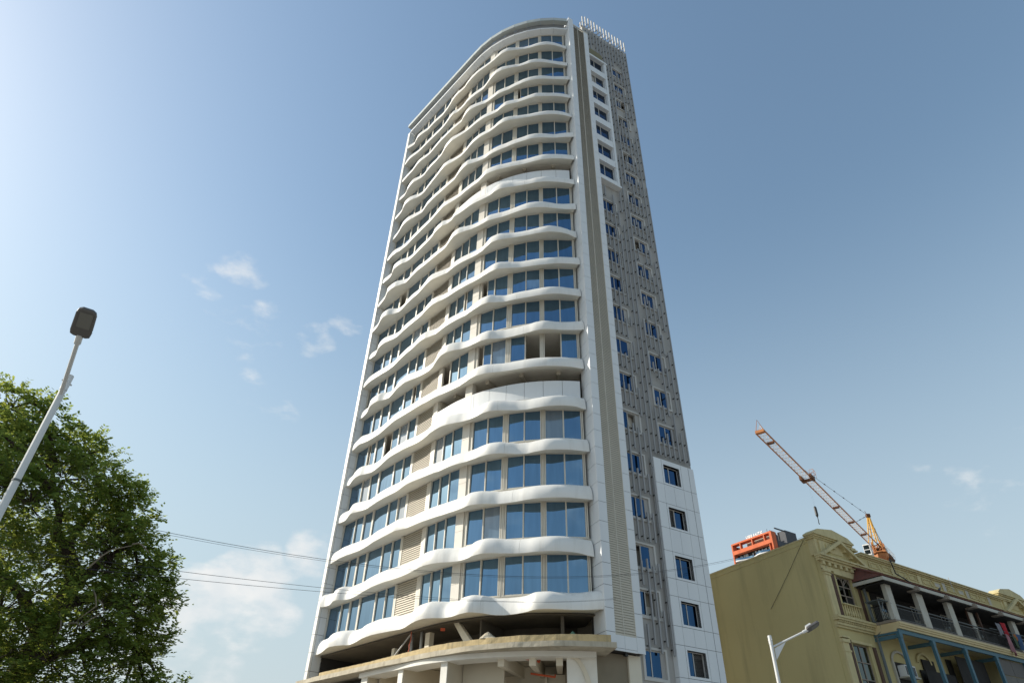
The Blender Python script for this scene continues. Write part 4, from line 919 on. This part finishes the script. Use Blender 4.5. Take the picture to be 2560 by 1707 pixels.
mb = MB(); mb.box(FJ, ta - .9, ta + .9, -.95, -.55, -.3, .3); mb.box(FJ, ta - .9, ta + .9, .55, .95, -.3, .3); mb.box(FJ, ta - .25, ta + .25, -.9, .9, -.45, -.15); obj('trolley', mb, RUST, TC)
mb = MB()
for b in (.7, 1.3):
    for q in (-.5, .5): mb.tube([FJ(ta + q, b, -.1), FJ(ta + q, b, 1.1)], .03, 4)
for z in (.5, 1.1): mb.tube([FJ(ta - .5, .7, z), FJ(ta - .5, 1.3, z), FJ(ta + .5, 1.3, z), FJ(ta + .5, .7, z)], .03, 4)
obj('trolley_cage', mb, CRANE, TC)
hz = 1.6 + 105.5 * math.tan(R(20.1)) - HJ
mb = MB(); mb.tube([FJ(ta, -.12, -.3), FJ(ta, -.05, hz + 1)], .004, 4); mb.tube([FJ(ta, .12, -.3), FJ(ta, .05, hz + 1)], .004, 4); obj('hoist_rope', mb, CABLE, TC)
mb = MB(); mb.tube([FJ(ta, 0, hz + 1.2), FJ(ta, 0, hz + 1.0), FJ(ta, 0, hz - .2), FJ(ta, 0, hz - .5)], [.1, .22, .22, .1], 8); mb.tube([FJ(ta, 0, hz - .5), FJ(ta, 0, hz - 1.1), FJ(ta + .2, 0, hz - 1.4), FJ(ta + .05, 0, hz - 1.65), FJ(ta - .15, 0, hz - 1.5)], .06, 5); obj('hook_block', mb, W_BLACK, TC)
apx = AE(30.42, 19.49, 141.5)
lb = FJ(-2.2, 0, .3)
mb = MB()
for b in (-.7, .7): mb.tube([FJ(-1.2, b, .2), apx + jn * b * .15], .12, 6); mb.tube([FJ(-4.4, b, .0), apx + jn * b * .15 - jd * .3], .12, 6)
for t in (.25, .5, .72): mb.tube([FJ(-1.2, -.7, .2).lerp(apx, t), FJ(-1.2, .7, .2).lerp(apx, t)], .06, 4); mb.tube([FJ(-4.4, -.7, 0).lerp(apx, t), FJ(-4.4, .7, 0).lerp(apx, t)], .06, 4)
obj('apex_frame', mb, CRANEY, TC)
mb = MB(); mb.box(lambda a, b, c: apx + Vector((a, b, c)), -.35, .35, -.3, .3, -.4, .25); mb.tube([apx + Vector((-.2, 0, .2)), apx + Vector((-.35, 0, .9))], .05, 4); obj('apex_head', mb, RUST, TC)
def pend(p, q, nd):
    mb = MB(); mb.tube([p, q], .035, 4); d = q - p
    for i in range(nd): c = p + d * ((i + 1) / (nd + 1)); mb.tube([c - d.normalized() * .3, c + d.normalized() * .3], .09, 5)
    obj('pendant_line', mb, CABLE, TC)
pend(apx, FJ(ta + 1, 0, 1.3), 6); pend(apx, FJ(8.5, 0, 1.3), 2)
cj = AE(31.70, 0, 153.5); jce = Vector((cj.x, cj.y, HJ)); CL = (jce - FJ(0, 0, 0)).length
pend(apx, FJ(-CL + 1, .0, 1.0), 2); pend(apx - Vector((0, 0, .6)), FJ(-CL + 4, .5, .8), 0)
mb = MB()
for b in (-.7, .7): mb.box(FJ, -CL, -1, b - .1, b + .1, -.3, .0)
for i in range(8): mb.box(FJ, -CL + i * 1.7, -CL + i * 1.7 + .15, -.7, .7, -.22, -.05)
mb.box(FJ, -CL, -4, -.9, .9, 0, .06); obj('counter_jib', mb, RUST, TC)
mb = MB(); mb.box(FJ, -CL - .3, -CL + 2.6, -.6, .6, -1.6, .9); obj('counterweight', mb, CONC_D, TC)
mb = MB()
for b in (-1.0, 1.0):
    for i in range(7): mb.tube([FJ(-CL + i * 1.5, b, 0), FJ(-CL + i * 1.5, b, 1.1)], .03, 4)
    mb.tube([FJ(-CL, b, 1.1), FJ(-CL + 9, b, 1.1)], .04, 4); mb.tube([FJ(-CL, b, .55), FJ(-CL + 9, b, .55)], .03, 4)
obj('railing', mb, CRANEP, TC)
mb = MB(); mb.box(FJ, -9, -6, -.5, .6, .1, 1.1); mb.tube([FJ(-8.5, -.6, .6), FJ(-8.5, .8, .6)], .5, 10); obj('winch', mb, CRANEP, TC)
def FM(a, b, c): return Vector((cb.x, cb.y, 0)) + jd * a + jn * b + Vector((0, 0, c))
mb = MB()
for a in (-.8, .8):
    for b in (-.8, .8): mb.box(FM, a - .11, a + .11, b - .11, b + .11, 0, HJ - 2.6)
obj('mast', mb, CRANE, TC)
mb = MB(); z = 1.0; k = 0
while z < HJ - 4.5:
    for a in (-.8, .8):
        mb.tube([FM(a, -.8 if k % 2 else .8, z), FM(a, .8 if k % 2 else -.8, z + 1.7)], .05, 4); mb.tube([FM(-.8 if k % 2 else .8, a, z), FM(.8 if k % 2 else -.8, a, z + 1.7)], .05, 4)
        mb.tube([FM(a, -.8, z), FM(a, .8, z)], .05, 4); mb.tube([FM(-.8, a, z), FM(.8, a, z)], .05, 4)
    z += 1.7; k += 1
obj('mast_bracing', mb, CRANE, TC)
mb = MB(); mb.tube([FM(0, 0, HJ - 2.7), FM(0, 0, HJ - 2.0)], 1.25, 14); mb.box(FM, -1.3, 1.3, -1.2, 1.2, HJ - 1.9, HJ - 1.6)
for a in (-1, 1):
    for b in (-.8, .8): mb.box(FM, a - .12, a + .12, b - .12, b + .12, HJ - 1.6, HJ + .3)
    mb.tube([FM(a, -.8, HJ - 1.6), FM(a, .8, HJ + .2)], .08, 4)
mb.tube([FM(-1, .8, HJ - 1.6), FM(1, .8, HJ + .2)], .08, 4); mb.tube([FM(-1, -.8, HJ - 1.6), FM(1, -.8, HJ + .2)], .08, 4); obj('slewing_ring', mb, CRANE, TC)
cc = AE(29.68, 0, 139.2); c0 = Vector((cc.x, cc.y, 1.6 + 139.2 * math.tan(R(16.62))))
def FCb(a, b, c): return c0 + jd * a + jn * b + Vector((0, 0, c))
mb = MB(); mb.box(FCb, -.9, .9, -.6, .6, 0, .18); mb.box(FCb, -.9, .9, -.6, .6, 1.85, 2.05)
for a in (-.85, .75):
    for b in (-.6, .5): mb.box(FCb, a, a + .1, b, b + .1, .18, 1.85)
mb.box(FCb, -.9, .9, -.6, -.55, .18, .3); mb.box(FCb, .85, .9, -.6, .6, .95, 1.05); mb.box(FCb, -.9, -.82, -.55, .55, .18, 1.85); mb.box(FCb, -.8, .8, .5, .56, .2, 1.8); ca = obj('cab', mb, WHITE, TC)
mb = MB(); mb.box(FCb, .83, .85, -.5, .5, .2, .94); obj('cab_window', mb, DKGLASS, ca)
mb = MB(); mb.box(FCb, .83, .85, -.5, .5, 1.06, 1.84); obj('cab_window', mb, DKGLASS, ca)

# ------------------------------------------------------------------ street lamps
def lamp(label, base, top, armd, arml, rise, rad, gusset, tilt, roll=0):
    L = thing('street_lamp', label, 'street lamp', base, 'street lamps'); B = Vector(base)
    mb = MB(); mb.tube([B, B + Vector((0, 0, .5))], rad * 1.9, 12); mb.tube([B + Vector((0, 0, .5)), B + Vector((0, 0, top))], [rad * 1.25, rad * .92], 12); obj('pole', mb, LAMPW, L, smooth=False)
    for z_ in (top * .52, top * .74):
        mb = MB(); mb.tube([B + Vector((0, 0, z_)), B + Vector((0, 0, z_ + .035))], rad * 1.16, 12); obj('pole_ring', mb, GREYPIPE, L)
    mb = MB(); mb.tube([B + Vector((0, 0, top - .28)), B + Vector((0, 0, top + .06))], rad * 1.06, 12)
    for sx in (-1, 1): mb.tube([B + Vector((sx * rad * .5, -rad * 1.6, top - .1)), B + Vector((sx * rad * .5, rad * 1.6, top - .1))], .018, 5)
    obj('pole_cap', mb, LAMPW, L)
    a = R(armd); d = Vector((math.sin(a), math.cos(a), 0)); sd = Vector((d.y, -d.x, 0)); up = (Vector((0, 0, 1)) - d * (rise / arml) * 0).normalized()
    A = B + Vector((0, 0, top - .38)) + d * rad * .5; E = A + d * arml + Vector((0, 0, rise)); ad = (E - A).normalized()
    mb = MB(); mb.tube([A, E], .038, 8); obj('arm', mb, LAMPW, L)
    if gusset:
        mb = MB(); mb.extr([A + d * .06 + Vector((0, 0, -.06)), A + ad * .62 + Vector((0, 0, -.05)), A + d * .06 + Vector((0, 0, -.50))], sd * .02); obj('gusset_plate', mb, LAMPW, L)
    mb = MB(); mb.tube([E - ad * .06, E + ad * .16], .06, 10); obj('neck', mb, LAMPW, L)
    hd = (ad + Vector((0, 0, tilt))).normalized(); hu = hd.cross(sd).normalized(); hu = hu if hu.z > 0 else -hu
    cr, sr = math.cos(R(roll)), math.sin(R(roll)); sd, hu = sd * cr + hu * sr, hu * cr - sd * sr
    H0 = E + ad * .12
    def FH_(x, y, z): return H0 + hd * x + sd * y + hu * z
    mb = MB(); o_ = [(0, -.10), (.03, -.16), (.12, -.175), (.52, -.165), (.60, -.14), (.64, -.08), (.64, .08), (.60, .14), (.52, .165), (.12, .175), (.03, .16), (0, .10)]
    rows = []
    for s_, z in ((.90, -.045), (1, -.03), (1, .02), (.93, .05), (.6, .075)): rows.append([FH_(.32 + (x - .32) * s_, y * s_, z) for x, y in o_ + o_[:1]])
    mb.grid(rows); mb.poly(rows[0][:-1]); mb.poly(rows[-1][:-1]); he = obj('lamp_head', mb, LAMPH, L)
    mb = MB(); mb.box(FH_, .22, .56, -.12, .10, -.052, -.046); obj('lens', mb, LAMPG, he)
    mb = MB(); mb.box(FH_, .05, .30, -.11, .11, .07, .14); obj('driver_box', mb, LAMPW, he)
    return L
pl = AE(-39.05, 26.17, 14.0); pe = AE(-39.72, 28.9, 12.75); pv = pe - pl
lamp('near white street lamp with grey head rising in front of the leafy tree', (pl.x, pl.y, 0), pl.z, math.degrees(math.atan2(pv.x, pv.y)), math.hypot(pv.x, pv.y) - .03, pv.z + .38, .064, False, -.0)
pr_ = AE(21.10, 11.67, 31.0); lamp('white street lamp with angled arm in front of the ochre side wall', (pr_.x, pr_.y, 0), pr_.z, 96, 1.42, .60, .074, True, .10, 24)

# ------------------------------------------------------------------ overhead cables
def cable(label, A, B, zs, r, grp='overhead cables'):
    mb = MB(); pts = []
    n = 40
    for i in range(n + 1):
        t = i / n; z = zs[0] * (1 - t) * (1 - 2 * t) + zs[1] * 4 * t * (1 - t) + zs[2] * t * (2 * t - 1)
        pts.append((A[0] + (B[0] - A[0]) * t, A[1] + (B[1] - A[1]) * t, z))
    mb.tube(pts, r, 5); o = obj('overhead_cable', mb, CABLE); o['label'] = label; o['category'] = 'cable'; o['group'] = grp
def cz(A, B, table):        # heights along a plan line from observed elevations, fitted by a parabola
    import numpy as np
    T = []; Z = []
    for az, el in table:
        d = (math.sin(R(az)), math.cos(R(az))); e = (B[0] - A[0], B[1] - A[1]); det = d[0] * -e[1] + d[1] * e[0]
        D = (A[0] * -e[1] + A[1] * e[0]) / det; t = (D * d[1] - A[1]) / e[1] if abs(e[1]) > abs(e[0]) else (D * d[0] - A[0]) / e[0]
        T.append(t); Z.append(1.6 + D * math.tan(R(el)))
    c = np.polyfit(T, Z, 2); return [float(np.polyval(c, t)) for t in (0, .5, 1)]
W1 = [(-28.67, 17.29), (-19.34, 17.06), (-17.34, 16.91), (-7.21, 16.68), (6.81, 16.63), (10.91, 16.81), (14.65, 16.98), (16.95, 17.18), (19.33, 17.43)]
A, B = (-24, 15), (23.3, 48.4); cable('uppermost overhead cable crossing the tower front towards the yellow roof', A, B, cz(A, B, W1), .009)
W3 = [(-27.42, 14.77), (-18.7, 14.48), (-16.77, 14.37), (-12.87, 14.18), (-5.63, 14.27), (.64, 14.41), (6.72, 14.7), (11.55, 15.18), (13.76, 15.56), (16.97, 16.09)]
W2 = [(a, e + .55 * max(0, min(1, (4 - a) / 30)) - .02) for a, e in W3]
A, B = (-10.5, 8.5), (18.2, 59.5); cable('upper cable of the lower pair crossing the lowest wavy band', A, B, cz(A, B, W2), .005); cable('lowest overhead cable crossing the lowest wavy band', A, (18.1, 59.3), cz(A, B, W3), .005)
A, B = (-24, 14.6), (23.3, 48.2); cable('second cable running just under the uppermost overhead cable', A, B, cz(A, B, [(a, e - .10 - .02 * max(0, (-a) / 10)) for a, e in W1]), .006)

# ------------------------------------------------------------------ leafy tree
def tree():
    rr = random.Random(21)
    base = AE(-35.2, 0, 19.5); base.z = 0
    T = thing('leafy_tree', 'large leafy tree with dark trunk and yellow green leaves at the left edge', 'tree', base)
    D = 19.5
    tr = [base, AE(-34.6, 3.0, D), AE(-33.75, 7.2, D), AE(-33.5, 9.0, D), AE(-33.1, 11.4, D), AE(-33.0, 12.6, D), AE(-33.2, 13.6, D)]
    mb = MB(); mb.tube(tr, [.46, .36, .30, .27, .23, .21, .17], 10); obj('trunk', mb, BARK, T, smooth=True)
    lim = [[tr[6], AE(-33.8, 14.2, D), AE(-34.54, 15.0, D), AE(-35.3, 15.9, D - .2), AE(-35.6, 17.0, D - .3), AE(-36.4, 18.2, D - .4), AE(-37.4, 20.0, D)],
           [tr[6], AE(-34.3, 15.3, D), AE(-33.8, 17.2, D + .3), AE(-33.2, 19.0, D + .4)],
           [tr[3], AE(-35.5, 11.5, D - .4), AE(-37, 12.4, D - .8), AE(-40, 14.6, D - 1), AE(-43, 17, D - 1)],
           [tr[2], AE(-31, 9.2, D - .3), AE(-29.0, 9.6, D - .2), AE(-27.6, 9.2, D)],
           [tr[4], AE(-31, 12.2, D + .5), AE(-28.7, 11.5, D + .6), AE(-26.6, 10.6, D + .6)],
           [tr[5], AE(-31.6, 14.6, D), AE(-30.2, 16.2, D)],
           [AE(-36.4, 18.2, D - .4), AE(-38.5, 19.6, D - 1), AE(-41, 21.2, D - 1)],
           [AE(-37.4, 20.0, D), AE(-38.6, 22.0, D), AE(-39.6, 23.6, D)],
           [tr[1], AE(-37, 6.0, D - 1), AE(-41, 8.5, D - 2)], [tr[2], AE(-36, 9, D + 1), AE(-39, 11, D + 2)]]
    mb = MB()
    for l in lim: mb.tube(l, [.13 * (1 - .75 * i / (len(l) - 1)) + .015 for i in range(len(l))], 7)
    lobes = [(-43.5, 22.2, 19, 1.15), (-41.6, 23.2, 19.5, .75), (-39.9, 22.8, 19.5, .72), (-37.0, 22.0, 19.5, .70), (-35.4, 21.8, 19.8, .55), (-38.6, 20.6, 19.0, .9), (-36.3, 19.6, 18.8, .85), (-33.5, 19.6, 19.6, .78), (-32.0, 19.3, 19.6, .62), (-31.2, 18.6, 19.6, .62), (-30.3, 17.3, 19.4, .66), (-29.5, 16.0, 19.6, .58),
             (-42.5, 19.4, 18, 1.1), (-40.2, 17.6, 18, .95), (-37.6, 17.4, 18.2, .8), (-44, 15.5, 17.5, 1.2), (-41.5, 13.6, 17.6, .95), (-39, 14.4, 18.2, .85), (-33.6, 17.6, 19.8, .8), (-31.8, 15.6, 19, .95), (-30.0, 14.2, 19, .85), (-28.4, 14.2, 19.4, .62), (-27.0, 13.2, 19.6, .42), (-26.2, 12.6, 19.6, .34), (-27.5, 15.0, 19.6, .4), (-28.6, 12.2, 19.0, .75),
             (-27.2, 11.0, 19.4, .55), (-26.3, 10.3, 19.5, .42), (-26.6, 8.8, 19.5, .42), (-27.6, 9.8, 19.2, .5), (-29.4, 10.4, 18.6, .8), (-31.2, 11.2, 18.4, .9), (-35.6, 15.2, 20.8, .9), (-36.4, 10.6, 18.2, 1.0), (-39, 10.8, 17.6, 1.1), (-42, 9.6, 17, 1.3), (-34.6, 8.8, 18.2, .9), (-32, 8.2, 18.0, .9), (-29.2, 7.4, 18.8, .75), (-27, 6.9, 19.2, .6), (-25.4, 6.6, 19.4, .5), (-24.4, 7.0, 19.4, .35), (-37, 6.8, 17.6, 1.1), (-41, 6.0, 17, 1.3), (-34, 5.6, 18.4, 1.0), (-30.5, 5.2, 18.6, .9), (-46, 12, 17, 1.4), (-47, 18, 18, 1.4), (-46, 21, 19, 1.2), (-33, 3, 18.5, 1.2), (-38, 3, 18, 1.4), (-37.5, 15.0, 20.5, 1.0), (-34.8, 12.2, 20.6, 1.0), (-40.6, 20.6, 20.2, .9), (-30.6, 12.8, 20.2, .8)]
    pts = []; joints = [p for l in lim for p in l] + tr[3:]
    lv = MB(); V = []; F = []
    def rv(): 
        while True:
            v = Vector((rr.uniform(-1, 1), rr.uniform(-1, 1), rr.uniform(-1, 1)))
            if .05 < v.length < 1: return v
    for az, el, d, r in lobes:
        c = AE(az - .45 if az > -33 else az, el - .25, d)
        j = min(joints, key=lambda q: (q - c).length)
        mid = j.lerp(c, .5) + Vector((0, 0, .15)) * rr.uniform(-1, 1.5); mb.tube([j, mid, c], [.055, .035, .02], 5)
        nc = int(66 * r * r + 18)
        for q in range(nc):
            v = rv(); v = v.normalized() * (v.length ** .55); v.z *= .82
            cc = c + v * r * 1.12
            if rr.random() < .35: mb.tube([c.lerp(cc, .15), c.lerp(cc, .6) + rv() * .08, cc], [.016, .010, .006], 3, cap=False)
            # a spray: several pinnate twigs of leaflets
            for tw in range(rr.randint(2, 4)):
                dr = (v.normalized() * .5 + rv()).normalized(); dr.z -= .25; dr.normalize(); ln = rr.uniform(.22, .42); sd = dr.cross(Vector((0, 0, 1)))
                sd = sd.normalized() if sd.length > .05 else Vector((1, 0, 0))
                nl = rr.randint(5, 8)
                for k in range(nl):
                    b = cc + dr * ln * (k + .6) / nl
                    for sg in (-1, 1):
                        if rr.random() < .12: continue
                        ld = (sd * sg * .9 + dr * .45 + rv() * .35).normalized(); L_ = rr.uniform(.075, .135); wv = ld.cross(dr + rv() * .5).cross(ld)
                        wv = (ld.cross(Vector((rr.uniform(-.6, .6), rr.uniform(-.6, .6), 1)))).normalized() * L_ * .30
                        o = len(V); V += [b, b + ld * L_ * .5 + wv, b + ld * L_, b + ld * L_ * .5 - wv]; F.append((o, o + 1, o + 2, o + 3))
    obj('branch', mb, BARK, T)
    lv.v = V; lv.f = F; lv.m = [0] * len(F); obj('crown', lv, LEAF, T, recalc=False, kind='stuff')
    print('leaves', len(F))
    for (a0, e0), (a1, e1), (a2, e2) in (((-32.4, 14.0), (-31.4, 15.4), (-30.2, 15.9)), ((-31.6, 12.6), (-31.0, 11.6), (-31.8, 10.6)), ((-31.0, 12.0), (-30.4, 11.3), (-31.6, 10.2)), ((-33, 10.8), (-32.6, 9.9), (-32.7, 9.2)), ((-30.2, 16), (-29.4, 16.0), (-28.9, 15.6)), ((-32.2, 10.3), (-31.4, 10.2), (-30.9, 10.9))):
        mb = MB(); mb.tube([AE(a0, e0, 17.7), AE((a0 + a1) / 2, (e0 + e1) / 2 + .15, 17.6), AE(a1, e1, 17.55), AE(a2, e2, 17.6)], [.022, .018, .014, .008], 5); obj('bare_twig', mb, TWIG, T)
tree()
print('objects', len(bpy.data.objects))
